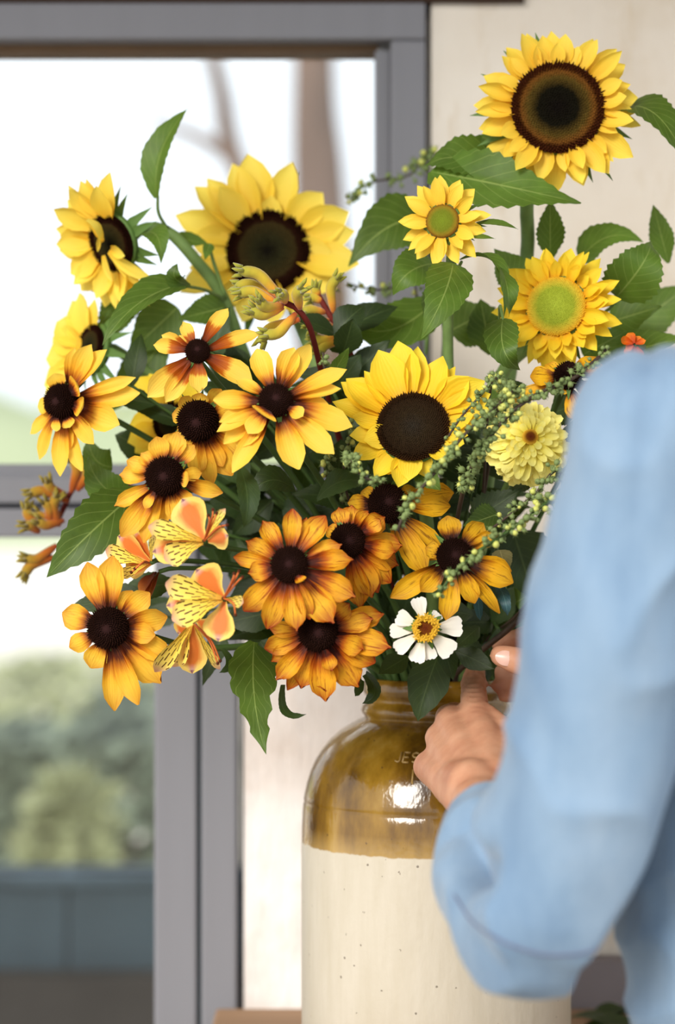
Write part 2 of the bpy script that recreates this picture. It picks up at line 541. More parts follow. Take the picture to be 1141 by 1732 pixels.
XR, XL = wx(729), wx(412)
ZB = wz(912)
masonry('wall_right', XR, 2.6, 0.0, 2.75, M_STONE, kind='structure', label='cream limestone wall to the right of the window', cat='wall')
masonry('wall_lower', XL, XR + 0.002, 0.0, ZB, M_WASH, kind='structure', label='whitewashed wall below the upper window beside the jar', cat='wall')
put_box('trim_1', -2.6, XR + 0.10, WY - 0.01, WY + 0.3, wz(7), wz(7) + 0.14, M_LINTEL, kind='structure', label='dark brown lintel over the grey window', cat='lintel')
put_box('wall_top', -2.6, XR, WY, WY + 0.3, wz(7) + 0.14, 2.75, M_STONE, kind='structure', label='stone wall above the window lintel', cat='wall')
put_box('trim_2', wx(900), 2.6, WY - 0.035, WY, 0.0, 0.80, simple_mat('grey_plinth', lin(150, 142, 144), 0.9, 0.1, 0.15, 10, 0.3), kind='structure', label='grey rendered plinth along the foot of the wall', cat='plinth')

def glass_mat():
    t = NT('window_glass')
    t.t.nodes.remove(t.b)
    tr = t.n('ShaderNodeBsdfTransparent'); tr.inputs[0].default_value = (0.97, 0.985, 0.99, 1)
    gl = t.n('ShaderNodeBsdfGlossy'); gl.inputs['Roughness'].default_value = 0.02
    fr = t.n('ShaderNodeFresnel'); fr.inputs[0].default_value = 1.45
    mx = t.n('ShaderNodeMixShader')
    t.l(fr.outputs[0], mx.inputs[0]); t.l(tr.outputs[0], mx.inputs[1]); t.l(gl.outputs[0], mx.inputs[2])
    t.l(mx.outputs[0], t.out.inputs['Surface'])
    return t.m
M_GLASS = glass_mat()

FY0, FY1 = WY - 0.012, WY + 0.06
W1 = thing('window_1', 'wide grey framed upper window with a clear pane', 'window', (wx(200), WY, wz(910)), kind='structure')
put_box('rail', -2.4, wx(719), FY0, FY1, wz(70), wz(8), M_FRAME, W1, 0.003)
put_box('glazing_bead', -2.4, wx(640), FY0 + 0.03, FY1, wz(84), wz(69), M_BEAD, W1)
put_box('stile', wx(660), wx(719), FY0, FY1, wz(909), wz(71), M_FRAME, W1, 0.003)
put_box('glazing_bead', wx(634), wx(661), FY0 + 0.014, FY1, wz(800), wz(83), M_FRAME, W1, 0.003)
put_box('rail', -2.4, wx(659), FY0, FY1, wz(852), wz(808), M_FRAME, W1, 0.003)
put_box('rail', -2.4, wx(659), FY0 - 0.004, FY1, wz(909), wz(860), M_FRAME, W1, 0.003)
put_box('glazing_bead', -2.4, wx(659), FY0 + 0.026, FY1, wz(861), wz(784), M_FRAME, W1)
put_box('gap_strip', wx(718), wx(730), WY + 0.10, WY + 0.2, wz(911), wz(8), M_GAP, W1)  # added strip, set back in the shadow gap beside the wall
put_box('pane', -2.4, wx(645), WY + 0.040, WY + 0.045, wz(800), wz(72), M_GLASS, W1)
W2 = thing('window_2', 'narrow grey framed lower window beside the whitewashed wall', 'window', (wx(100), WY, 0.3), kind='structure')
put_box('stile', wx(262), wx(334), FY0, FY1, 0.05, wz(911), M_FRAME, W2, 0.003)
put_box('stile', wx(341), wx(401), FY0, FY1, 0.05, wz(911), M_FRAME, W2, 0.003)
put_box('gap_strip', wx(332), wx(343), FY0 + 0.012, FY1, 0.05, wz(911), simple_mat('teal_grey_joint', lin(88, 108, 114), 0.6), W2)
put_box('gap_strip', wx(400), wx(413), WY + 0.10, WY + 0.2, 0.0, wz(911), M_GAP, W2)
put_box('pane', -2.4, wx(266), WY + 0.040, WY + 0.045, 0.10, wz(910), M_GLASS, W2)
put_box('rail', -2.4, wx(262), FY0, FY1, 0.0, 0.10, M_FRAME, W2, 0.003)

put_box('floor', -6, 6, -8, WY + 0.3, -0.12, 0.0, M_FLOOR, kind='structure', label='pale stone patio paving', cat='floor')
put_box('ground', -120, 120, WY + 0.3, 220, -0.14, -0.02, M_GROUND, kind='structure', label='pale gravel ground outside beyond the window', cat='ground')
put_box('ceiling', -3.5, 3.5, 0.6, WY + 0.4, 2.75, 2.85, M_ROOF, kind='structure', label='boarded porch ceiling over the patio', cat='ceiling')

# far hill, low wall, shrubs and tree beyond the glass
hv, hf = [], []
for i in range(61):
    x = -90 + i * 3
    h = 6.5 + 2.0 * noise.noise(Vector((x * 0.06, 3, 0))) + 1.0 * noise.noise(Vector((x * 0.3, 8, 0))) - 0.03 * (x + 20)
    h = max(0.4, h)
    for (y, z) in ((88, -0.1), (92, h * 0.7), (97, h), (112, -0.1)):
        hv.append(Vector((x, y, z)))
for i in range(60):
    for k in range(3):
        a = i * 4 + k
        hf.append((a, a + 4, a + 5, a + 1))
put_w('hill', hv, hf, simple_mat('pale_green_hill', lin(166, 174, 138), 1.0, 0.0, 0.1, 0.3), kind='structure', label='pale green hill far beyond the window', cat='hill')  # pale green with slight random tone

M_LOW = simple_mat('slate_blue_paint', lin(76, 96, 108), 0.7, 0.3, 0.35, 3, 0.2, stretch=(3, 1, 0.4))
LW = thing('garden_bench_wall', 'slate blue boarded low wall outside beyond the lower window', 'low wall', (-0.7, 4.5, 0.0))
zt = CAMZ - (1478 - CY) * 4.5 / FPX
for i in range(9):
    x = -2.0 + i * 0.25
    put_box('board', x, x + 0.246, 4.5 + 0.01 * (i % 2), 4.56, 0.0, zt - 0.02 * (i % 3 == 1), M_LOW, LW, 0.004)
put_box('coping', -2.0, 0.245, 4.47, 4.62, zt - 0.02, zt, M_LOW, LW, 0.004)
put_box('footing', -2.0, 0.245, 4.44, 4.5, -0.02, CAMZ - (1650 - CY) * 4.44 / FPX, simple_mat('dark_brown_boards', lin(66, 62, 60), 0.8, 0.2, 0.3, 6), LW)

M_SHRUB = simple_mat('olive_shrub_leaf', lin(188, 192, 146), 0.7, 0.2, 0.4, 4)
M_SHRUB2 = simple_mat('grey_green_shrub_leaf', lin(138, 150, 128), 0.7, 0.2, 0.4, 4)
M_BARK = simple_mat('brown_bark', lin(120, 98, 84), 0.9, 0.1, 0.35, 8, 0.5, stretch=(1, 1, 0.3))
def shrub(px, py_top, Y, w, mat, label, seed):
    r = random.Random(seed)
    base = P(px, py_top, Y); h = base.z + 0.02
    base.z = -0.02
    t = thing('garden_shrub', label, 'shrub', base)
    v, f = [], []
    for i in range(900):
        a = r.uniform(0, 6.283); q = r.random() ** 0.5; zz = r.random() ** 0.8
        rr = w * q * math.sqrt(max(0.05, 1 - (zz * 1.1 - 0.25) ** 2)) * (0.8 + 0.4 * noise.noise(Vector((a, zz * 3, seed))))
        c = base + Vector((rr * math.cos(a), rr * math.sin(a), zz * h))
        d = Vector((r.uniform(-1, 1), r.uniform(-1, 1), r.uniform(-0.3, 1))).normalized()
        s = d.orthogonal().normalized() * 0.022
        L = d * 0.085
        n = len(v)
        v += [c, c + L * 0.5 + s, c + L, c + L * 0.5 - s]
        f.append((n, n + 1, n + 2, n + 3))
    put_w('foliage', v, f, mat, t, smooth=False)
    for k in range(5):
        a = k * 1.26
        tube('stem', [base, base + Vector((0.3 * w * math.cos(a), 0.3 * w * math.sin(a), h * 0.5)), base + Vector((0.5 * w * math.cos(a), 0.5 * w * math.sin(a), h * 0.85))], 0.015, 0.004, M_BARK, t, 4, 5)
for i, (px, py, Y, w, m, lb) in enumerate([
        (40, 1235, 7.4, 0.22, M_SHRUB2, 'grey green garden shrub behind the blue low wall, near the pink gravel'),
        (210, 1190, 7.0, 0.24, M_SHRUB2, 'tall grey green garden shrub behind the low wall, next to the grey stile'),
        (120, 1330, 6.4, 0.16, M_SHRUB, 'small olive garden shrub in front of the grey green ones'),
        (-90, 1180, 7.8, 0.30, M_SHRUB, 'broad olive garden shrub at the far end of the blue wall'),
        (70, 1120, 11.5, 0.5, M_SHRUB, 'pale olive shrub far out on the gravel'),
        (240, 1100, 12.5, 0.45, M_SHRUB, 'round olive shrub far out on the gravel, left of the tree')]):
    shrub(px, py, Y, w, m, lb, 11 + i)

TR = thing('garden_tree', 'tall brown trunked tree seen through the upper pane', 'tree', (P(545, 100, 9).x, 9.0, -0.02))
tx = P(540, 100, 9).x
tube('trunk', [Vector((tx + 0.08, 9, -0.02)), Vector((tx + 0.05, 9, 1.2)), Vector((tx, 9, 2.45)), Vector((tx - 0.02, 9, 2.95)), Vector((tx + 0.0, 9, 4.3))], 0.15, 0.055, M_BARK, TR, 6, 12)
tube('branch', [Vector((tx - 0.02, 9, 1.9)), P(400, 280, 9), P(375, 160, 9), P(350, 60, 9)], 0.05, 0.025, M_BARK, TR, 5, 8)
tube('branch', [P(398, 270, 9), P(330, 230, 9.1), P(255, 205, 9.2)], 0.03, 0.012, M_BARK, TR, 5, 8)
r = random.Random(3)
fv, ff = [], []
for i in range(1500):
    c = Vector((tx + r.gauss(0, 0.8), 9 + r.gauss(0, 0.6), 3.9 + abs(r.gauss(0, 0.7))))
    d = Vector((r.uniform(-1, 1), r.uniform(-1, 1), r.uniform(-1, 0.6))).normalized()
    s = d.orthogonal().normalized() * 0.04
    n = len(fv)
    fv += [c, c + d * 0.07 + s, c + d * 0.14, c + d * 0.07 - s]
    ff.append((n, n + 1, n + 2, n + 3))
put_w('foliage', fv, ff, simple_mat('dark_tree_leaf', lin(70, 84, 70), 0.7, 0.2, 0.3, 4), TR, smooth=False)

# ------------------------------------------------------------------ bench
TZ = 0.75
M_WOOD = simple_mat('weathered_tan_wood', lin(176, 142, 112), 0.75, 0.2, 0.3, 14, 0.25, stretch=(0.12, 2, 2))
BN = thing('wooden_bench', 'weathered tan wooden bench carrying the stoneware jar', 'bench', (0.1, 2.3, 0.0))
for i in range(4):
    y0 = 1.96 + i * 0.157
    put_box('plank', -0.13, 1.25, y0, y0 + 0.152, TZ - 0.035, TZ, M_WOOD, BN, 0.004)
for (lx, ly) in ((-0.09, 2.0), (-0.09, 2.50), (1.14, 2.0), (1.14, 2.50)):
    put_box('leg', lx, lx + 0.06, ly, ly + 0.06, 0.0, TZ - 0.035, M_WOOD, BN, 0.004)
put_box('apron', -0.05, 1.17, 1.99, 2.015, TZ - 0.13, TZ - 0.035, M_WOOD, BN, 0.003)

# ------------------------------------------------------------------ stoneware jar
JY = 2.26
JX = (737 - CX) * JY / FPX
K = JY / FPX
def jz(py): return CAMZ - (py - CY) * K
def crock_mat():
    t = NT('salt_glazed_stoneware')
    o = t.coords('Object')
    sx = t.n('ShaderNodeSeparateXYZ'); t.l(o, sx.inputs[0])
    z = sx.outputs[2]
    n1 = t.noise(t.mapping(o, (1, 1, 0.35)), 22.0, 5.0, 0.6)
    n2 = t.noise(t.mapping(o, (1, 1, 0.15)), 60.0, 4.0, 0.6)
    ns = t.noise(o, 160.0, 2.0)
    z0 = jz(1422) - TZ
    f = t.math('MULTIPLY', t.math('SUBTRACT', t.math('ADD', z, t.math('MULTIPLY', t.math('SUBTRACT', n2, 0.5), 0.006)), z0), 700.0, clamp=True)
    amber = t.ramp(n1, [(0.3, lin(66, 42, 8)), (0.44, lin(112, 80, 16)), (0.58, lin(146, 110, 32)), (0.78, lin(172, 140, 70))])
    zt = t.math('MULTIPLY', t.math('SUBTRACT', jz(1388) - TZ, z), 40.0, clamp=True)
    low = t.mix(t.math('MULTIPLY', zt, 0.65), amber, lin(196, 164, 104))
    cream = t.ramp(n2, [(0.3, lin(188, 178, 158)), (0.7, lin(198, 189, 172))])
    vo = t.n('ShaderNodeTexVoronoi'); vo.inputs['Scale'].default_value = 110.0
    t.l(o, vo.inputs['Vector'])
    sp = t.math('MULTIPLY', t.math('LESS_THAN', vo.outputs['Distance'], 0.13), t.math('GREATER_THAN', ns, 0.56))
    col = t.mix(f, cream, low)
    col = t.mix(t.math('MULTIPLY', sp, 0.7), col, lin(70, 50, 30))
    t.base(col, 0.12, 0.6)
    t.l(t.math('SUBTRACT', 0.42, t.math('MULTIPLY', f, 0.28)), t.b.inputs['Roughness'])
    t.b.inputs['Coat Weight'].default_value = 0.12
    t.b.inputs['Coat Roughness'].default_value = 0.08
    t.bump(t.math('ADD', n1, t.math('MULTIPLY', ns, 0.15)), 0.25, 0.006)
    return t.m
M_CROCK = crock_mat()
JAR = thing('stoneware_jar', 'two tone stoneware jar, amber glaze over cream, holding the bouquet', 'jar', (JX, JY, TZ))
outer_px = [(0, 1825), (216, 1825), (224, 1820), (227, 1810), (227.5, 1640), (227.5, 1430), (227, 1400), (226, 1375), (224.5, 1358), (222.5, 1354), (224, 1350),
            (222, 1340), (218, 1322), (212, 1303), (204, 1285), (193, 1267), (179, 1250), (163, 1236), (146, 1225), (132, 1217), (125, 1214),
            (121, 1212), (121, 1210), (125, 1206), (127, 1200), (125, 1193), (120, 1187), (116, 1182), (117, 1178), (122, 1173), (124, 1166), (124, 1156), (122, 1149), (117, 1145)]
inner_px = [(112, 1147), (110, 1155), (110, 1200), (118, 1214), (150, 1245), (180, 1275), (200, 1310), (207, 1350), (209, 1420), (209, 1780), (200, 1802), (0, 1802)]
def refine(prof, n=3):
    out = []
    for (a, b) in zip(prof, prof[1:]):
        for k in range(n):
            out.append((lerp(a[0], b[0], k / n), lerp(a[1], b[1], k / n)))
    out.append(prof[-1])
    return out
prof = [(r * K, jz(py) - TZ) for r, py in outer_px + inner_px]
v, f = lathe_vf(prof, 96)
jar_me = mesh_of('jar_body', v, f, M_CROCK)
jar_body = put('body', jar_me, JAR, Matrix.Translation((JX, JY, TZ)))
MOUTH = Vector((JX, JY, jz(1150)))

def jar_r(z):
    for (r0, z0), (r1, z1) in zip(prof[:34], prof[1:34]):
        if min(z0, z1) <= z <= max(z0, z1) and abs(z1 - z0) > 1e-9:
            return lerp(r0, r1, (z - z0) / (z1 - z0))
    return 227 * K
M_LETTER = simple_mat('thin_glaze_on_letters', lin(164, 132, 72), 0.25, 0.5, 0.3, 60)
def lettering(strokes, px, py_base, size_px, label):
    """raised strokes laid on the curved shoulder; unit letter height 1"""
    h = size_px * K
    zb = jz(py_base) - TZ
    a0 = math.asin((px - 737) * K / jar_r(zb))
    lv, lf = [], []
    for st in strokes:
        path = []
        for (x, y) in st:
            z, up = zb, y * h
            while up > 0:
                up -= math.hypot(jar_r(z + 0.0003) - jar_r(z), 0.0003)
                z += 0.0003
            r_ = jar_r(z) + 0.0003
            a = a0 + x * h / r_
            path.append(Vector((JX + r_ * math.sin(a), JY - r_ * math.cos(a), TZ + z)))
        tube_vf(path, 0.001, 6, lv, lf)
    o = put_w('lettering', lv, lf, M_LETTER, JAR)
    o['label'] = label
def arc(cx, cy, rx, ry, a, b, n=8):
    return [(cx + rx * math.cos(math.radians(lerp(a, b, i / n))), cy + ry * math.sin(math.radians(lerp(a, b, i / n)))) for i in range(n + 1)]
L_J = [[(0.46, 1.0), (0.46, 0.24)] + arc(0.24, 0.24, 0.22, 0.22, 0, -160)]
L_E = [[(0.75, 1.0), (0.75, 0.0)], [(0.75, 1.0), (1.3, 1.0)], [(0.75, 0.52), (1.22, 0.52)], [(0.75, 0.0), (1.3, 0.0)]]
L_S = [arc(1.85, 0.75, 0.3, 0.25, 40, 270) + arc(1.85, 0.25, 0.3, 0.25, 90, -140)]
lettering(L_J + L_E + L_S, 663, 1270, 18, 'raised stamped letters JES in the amber glaze')
lettering([[(0.1, 1.0), (0.1, 0.0)], [(0.1, 0.0), (0.2, 0.0)]], 688, 1302, 23, 'raised stamped letter stroke under the upper line')

# ------------------------------------------------------------------ petal, leaf and floret meshes
PROF = {
    'sun': [(0, .40), (.15, .66), (.4, .98), (.6, .96), (.8, .66), (.93, .28), (1, .02)],
    'rud': [(0, .30), (.15, .48), (.4, .84), (.62, 1.0), (.8, .86), (.92, .48), (1, .08)],
    'zin': [(0, .22), (.3, .55), (.7, .96), (.9, 1.0), (.97, .9), (1, .72)],
    'dbl': [(0, .3), (.3, .7), (.7, 1.0), (.9, .86), (1, .4)],
    'aout': [(0, .16), (.2, .34), (.45, .82), (.68, 1.0), (.85, .86), (.95, .45), (1, .06)],
    'ain': [(0, .16), (.3, .40), (.6, .86), (.78, 1.0), (.92, .72), (1, .12)],
}
def make_petal(kind, mat, droop=0.1, cup=0.05, twist=0.0, notch=0.0, seed=0, curl=0.0, rows=11, cols=7, fold=0.0):
    r = random.Random(seed)
    verts, uvs, faces = [], [], []
    a1, a2 = r.uniform(0, 6), r.uniform(0, 6)
    bend = r.uniform(-0.05, 0.05)
    for i in range(rows):
        t = i / (rows - 1)
        w = curve1(PROF[kind], t)
        for j in range(cols):
            s = -1 + 2 * j / (cols - 1)
            y = 0.5 * w * s
            x = t - notch * (t ** 6) * (0.5 - 0.5 * math.cos(2 * math.pi * (s * 1.0 + 0.5))) * (0.4 + 0.6 * abs(s))
            if kind == 'zin':
                x += 0.022 * (t ** 5) * math.cos(s * 3 * math.pi)
            z = -droop * t * t + cup * (s * s) * w
            z += 0.016 * math.cos(s * 2.0 * math.pi) * math.sin(math.pi * min(1, t * 1.1))
            z += 0.02 * math.sin(3.1 * t + a1) * t + 0.016 * s * math.sin(7 * t + a2) * t
            if curl and t > 0.6:
                z += curl * (t - 0.6) ** 2 * 4
                x -= abs(curl) * (t - 0.6) ** 2 * 1.5
            z += fold * abs(s) * w
            tw = twist * t
            y2 = y * math.cos(tw); z += y * math.sin(tw) * 0.4
            verts.append(Vector((x, y2 + bend * t * t, z)))
            uvs.append((j / (cols - 1), t))
    for i in range(rows - 1):
        for j in range(cols - 1):
            a = i * cols + j
            faces.append((a, a + 1, a + cols + 1, a + cols))
    return mesh_of(kind + '_petal', verts, faces, mat, uvs)

PETALS = {}
def petal_set(kind, matkey):
    key = (kind, matkey)
    if key not in PETALS:
        m = MAT[matkey]
        rr = random.Random(len(PETALS) * 31 + 5)
        spec = {'f': [], 'd': [], 'u': [], 'c': []}
        for i in range(4):
            nt = rr.choice([0, 0.02, 0.07]) if kind == 'rud' else 0.0
            spec['f'].append(make_petal(kind, m, rr.uniform(-0.02, 0.10), rr.uniform(0.02, 0.10), rr.uniform(-.4, .4), nt, rr.random()))
            spec['d'].append(make_petal(kind, m, rr.uniform(0.22, 0.36), rr.uniform(-0.08, 0.0), rr.uniform(-.5, .5), nt, rr.random()))
            spec['u'].append(make_petal(kind, m, rr.uniform(-0.28, -0.12), rr.uniform(0.06, 0.16), rr.uniform(-.5, .5), nt, rr.random()))
        for i in range(2):
            spec['c'].append(make_petal(kind, m, rr.uniform(-0.5, -0.35), 0.22, rr.uniform(-.7, .7), 0.0, rr.random(), curl=0.5, fold=0.12))
        PETALS[key] = spec
    return PETALS[key]

def frame(n, d):
    n = n.normalized()
    X = (d - n * d.dot(n)).normalized()
    return X, n.cross(X), n

def head_matrix(C, n, R):
    X, Yv, Z = frame(n, Vector((1, 0, 0)))
    M = Matrix.Identity(4)
    for i in range(3):
        M[i][0], M[i][1], M[i][2], M[i][3] = X[i] * R, Yv[i] * R, Z[i] * R, C[i]
    return M

def petal_matrix(base, d, n, L, W, elev=0.0, twist=0.0):
    X, Yv, Z = frame(n, d)
    ce, se = math.cos(elev), math.sin(elev)
    X, Z = X * ce + Z * se, Z * ce - X * se
    Yv = Z.cross(X)
    ct, st = math.cos(twist), math.sin(twist)
    Yv, Z = Yv * ct + Z * st, Z * ct - Yv * st
    M = Matrix.Identity(4)
    for i in range(3):
        M[i][0], M[i][1], M[i][2], M[i][3] = X[i] * L, Yv[i] * W, Z[i] * L, base[i]
    return M

def in_plane(dx, dy, Y, n, kmax=0.9):
    """3-D vector in the plane of a flower face whose outline runs dx, dy"""
    ux, uz = S(dx, Y), -S(dy, Y)
    k = -(n.x * ux + n.z * uz) / n.y if abs(n.y) > 0.15 else 0.0
    m = kmax * math.hypot(ux, uz)
    k = max(-m, min(m, k))
    return Vector((ux, k, uz))

# shared discs and cones, unit radius, +Z outwards
def dome_mesh(name, mat, h, back=0.25, seg=28, p=2.0, rows=8):
    prof = [(0, -back), (0.55, -back * 0.9), (0.95, -back * 0.3), (1.0, 0.0)]
    for i in range(1, rows + 1):
        a = i / rows * math.pi / 2
        prof.append((math.cos(a) ** (2 / p) if i < rows else 0, h * math.sin(a)))
    v, f = lathe_vf(prof, seg)
    return mesh_of(name, v, f, mat)

def dome_z(r, h, p=2.0):
    a = math.acos(min(1.0, r ** (p / 2)))
    return h * math.sin(a)

def florets_mesh(name, mat, N, h, p, size, ring=0.78, ring_len=2.4, seed=1, rmin=0.0, lean=0.25):
    r_ = random.Random(seed)
    verts, faces = [], []
    for i in range(N):
        q = math.sqrt((i + 0.5) / N)
        if q < rmin:
            continue
        a = i * 2.399963
        rad = q * 0.985
        z = dome_z(rad, h, p)
        c = Vector((rad * math.cos(a), rad * math.sin(a), z - 0.01))
        e = 0.01
        dz = (dome_z(min(.999, rad + e), h, p) - z) / e
        nn = Vector((-dz * math.cos(a), -dz * math.sin(a), 1)).normalized()
        nn = (nn + Vector((math.cos(a), math.sin(a), 0)) * lean * q).normalized()
        t1 = nn.orthogonal().normalized(); t2 = nn.cross(t1)
        L = size * (ring_len if q > ring else 1.1) * r_.uniform(0.7, 1.25)
        s = size * 0.52
        n = len(verts)
        for (x, y) in ((1, 1), (-1, 1), (-1, -1), (1, -1)):
            verts.append(c + (t1 * x + t2 * y) * s)
        verts.append(c + nn * L + Vector((r_.uniform(-1, 1), r_.uniform(-1, 1), 0)) * size * 0.25)
        for k in range(4):
            faces.append((n + k, n + (k + 1) % 4, n + 4))
    return mesh_of(name, verts, faces, mat, [(0.5, 1.0 if i % 5 == 4 else 0.0) for i in range(len(verts))], smooth=False)

DISC = {}
for k in ('disc_dark', 'disc_brown', 'disc_black', 'disc_green', 'disc_olive'):
    hh = 0.16 if k in ('disc_green', 'disc_olive') else 0.10
    DISC[k] = (dome_mesh('disc', MAT[k], hh, 0.35, p=3.0), florets_mesh('florets', MAT[k], 1100, hh, 3.0, 0.044, ring=0.82, ring_len=2.4 if hh < .15 else 1.3))
CONE = (dome_mesh('cone', MAT['cone'], 0.95, 0.2, 24, 2.2), florets_mesh('florets', MAT['cone'], 340, 0.95, 2.2, 0.082, ring=-1, ring_len=2.0, lean=0.1, rmin=0.2))
ZEYE = (dome_mesh('cone', MAT['zin_eye'], 0.55, 0.2, 20, 2.4), florets_mesh('florets', MAT['zin_eye'], 160, 0.55, 2.4, 0.06, ring=-1, ring_len=1.6))
M_RECEPT = MAT['sepal']
RECEPT = dome_mesh('receptacle', M_RECEPT, 0.55, 0.1, 20, 2.0)

def sepal_mesh():
    verts, faces, uvs = [], [], []
    for i in range(7):
        t = i / 6
        w = curve1([(0, .6), (.25, 1), (.6, .55), (1, .02)], t)
        for j, s in enumerate((-1, 0, 1)):
            verts.append(Vector((t, 0.5 * w * s, 0.06 * abs(s) * w - 0.18 * t * t)))
            uvs.append((j / 2, t))
    for i in range(6):
        for j in range(2):
            a = i * 3 + j
            faces.append((a, a + 1, a + 4, a + 3))
    return mesh_of('sepal', verts, faces, MAT['sepal'], uvs)
SEPAL = sepal_mesh()

# ------------------------------------------------------------------ stems
JFLOOR = jz(1802) + 0.003
JIN = [(jz(py), r * K) for r, py in reversed(inner_px[:-1])]            # inside of the jar, bottom up
def jar_in(z):
    if z <= JIN[0][0]:
        return JIN[0][1]
    for (z0, r0), (z1, r1) in zip(JIN, JIN[1:]):
        if z0 <= z <= z1:
            return lerp(r0, r1, (z - z0) / max(1e-9, z1 - z0))
    return JIN[-1][1]
# slots in the jar mouth, so that every stem has its own place there and runs down beside the others
SLOTS = [Vector((0.056 * math.sqrt((i + 0.5) / 112) * math.cos(i * 2.399963), 0.056 * math.sqrt((i + 0.5) / 112) * math.sin(i * 2.399963), 0)) for i in range(112)]
def mouth_point(px, py, rad=0.05, Y=None):
    """the free slot nearest to the flower's own side of the mouth"""
    tx = max(-1, min(1, (px - 737) / 380.0))
    ty = rnd.uniform(-0.6, 0.6) if Y is None else max(-1, min(1, (Y - 2.16) / 0.14))
    want = Vector((tx * 0.05, ty * 0.045, 0))
    k = min(range(len(SLOTS)), key=lambda q: (SLOTS[q] - want).length)
    return MOUTH + SLOTS.pop(k)
def foot_point(m):
    d = m - MOUTH
    return Vector((JX + d.x * 1.6, JY + d.y * 1.6, JFLOOR))

def stem_pts(H, back, px, py, via=None, out=0.05):
    m = mouth_point(px, py, Y=H.y)
    base = foot_point(m)
    pts = [H, H + back * out]
    if via:
        pts += via
    else:
        q = H + back * out
        mid = q.lerp(m + Vector((0, 0, 0.06)), 0.55)
        mid.y = max(mid.y, lerp(q.y, m.y, 0.6))
        mid.z += 0.015
        pts.append(mid)
    pts += [m + Vector((0, 0, 0.02)), m + Vector((0, 0, -0.03)), base]
    return pts, base

STEMS = []
def stem_later(name, pts, r0, r1, mat, parent, fixed=0.05, seg=7):
    """queue a stem; all of them are laid side by side in lay_stems()"""
    path = catmull(pts, 10)
    out = [path[0]]
    for p in path[1:]:
        while (p - out[-1]).length > 0.009:
            out.append(out[-1] + (p - out[-1]).normalized() * 0.009)
    out.append(path[-1])
    N = len(out)
    STEMS.append({'name': name, 'p': out, 'r': [lerp(r0, r1, i / (N - 1)) for i in range(N)], 'mat': mat, 'parent': parent, 'fixed': fixed, 'seg': seg})

def lay_stems(iters=100):
    from mathutils.kdtree import KDTree
    info = []
    for s, st in enumerate(STEMS):
        d = 0.0
        for i, p in enumerate(st['p']):
            if i:
                d += (p - st['p'][i - 1]).length
            w = max(0.0, min(1.0, (d - st['fixed']) / 0.04))
            info.append([s, i, w, st['r'][i]])
    rmax = max(max(st['r']) for st in STEMS)
    for it in range(iters):
        pts = [p for st in STEMS for p in st['p']]
        kd = KDTree(len(pts))
        for k, p in enumerate(pts):
            kd.insert(p, k)
        kd.balance()
        move = [Vector((0, 0, 0)) for _ in pts]
        for k, p in enumerate(pts):
            s, i, w, r = info[k]
            if w == 0:
                continue
            for co, q, dist in kd.find_range(p, r + rmax + 0.003):
                s2, i2, w2, r2 = info[q]
                if s2 == s:
                    continue
                d = p - co
                need = r + r2 + 0.0008
                T = STEMS[s]['p'][min(i + 1, len(STEMS[s]['p']) - 1)] - STEMS[s]['p'][max(i - 1, 0)]
                if T.length > 1e-9:
                    T.normalize(); d = d - T * d.dot(T)
                L_ = d.length
                if L_ < need:
                    d = d / L_ if L_ > 1e-5 else Vector((math.cos(s), math.sin(s), 0))
                    move[k] += d * (need - L_) * (0.5 if w2 > 0 else 0.9) * w * 0.7
        k = 0
        for st in STEMS:
            n = len(st['p'])
            for i in range(n):
                m = move[k + i]
                if m.length > 0.004:
                    m = m.normalized() * 0.004
                st['p'][i] = st['p'][i] + m
            old = list(st['p'])
            for i in range(1, n - 1):
                w = info[k + i][2]
                st['p'][i] = old[i].lerp((old[i - 1] + old[i + 1]) / 2, 0.35 * w)
            for i in range(n):
                p = st['p'][i]
                if p.z < MOUTH.z + 0.012 and (p.z < MOUTH.z or math.hypot(p.x - JX, p.y - JY) < 0.085) and info[k + i][2] > 0:
                    dx, dy = p.x - JX, p.y - JY
                    rr = math.hypot(dx, dy); lim = jar_in(p.z) - st['r'][i] - 0.002 + max(0, p.z - MOUTH.z - 0.004) * 0.8
                    if rr > lim:
                        st['p'][i] = Vector((JX + dx * lim / rr, JY + dy * lim / rr, p.z))
            k += n
    for st in STEMS:
        v, f = tube_vf(st['p'], st['r'], st['seg'])
        put_w(st['name'], v, f, st['mat'], st['parent'])

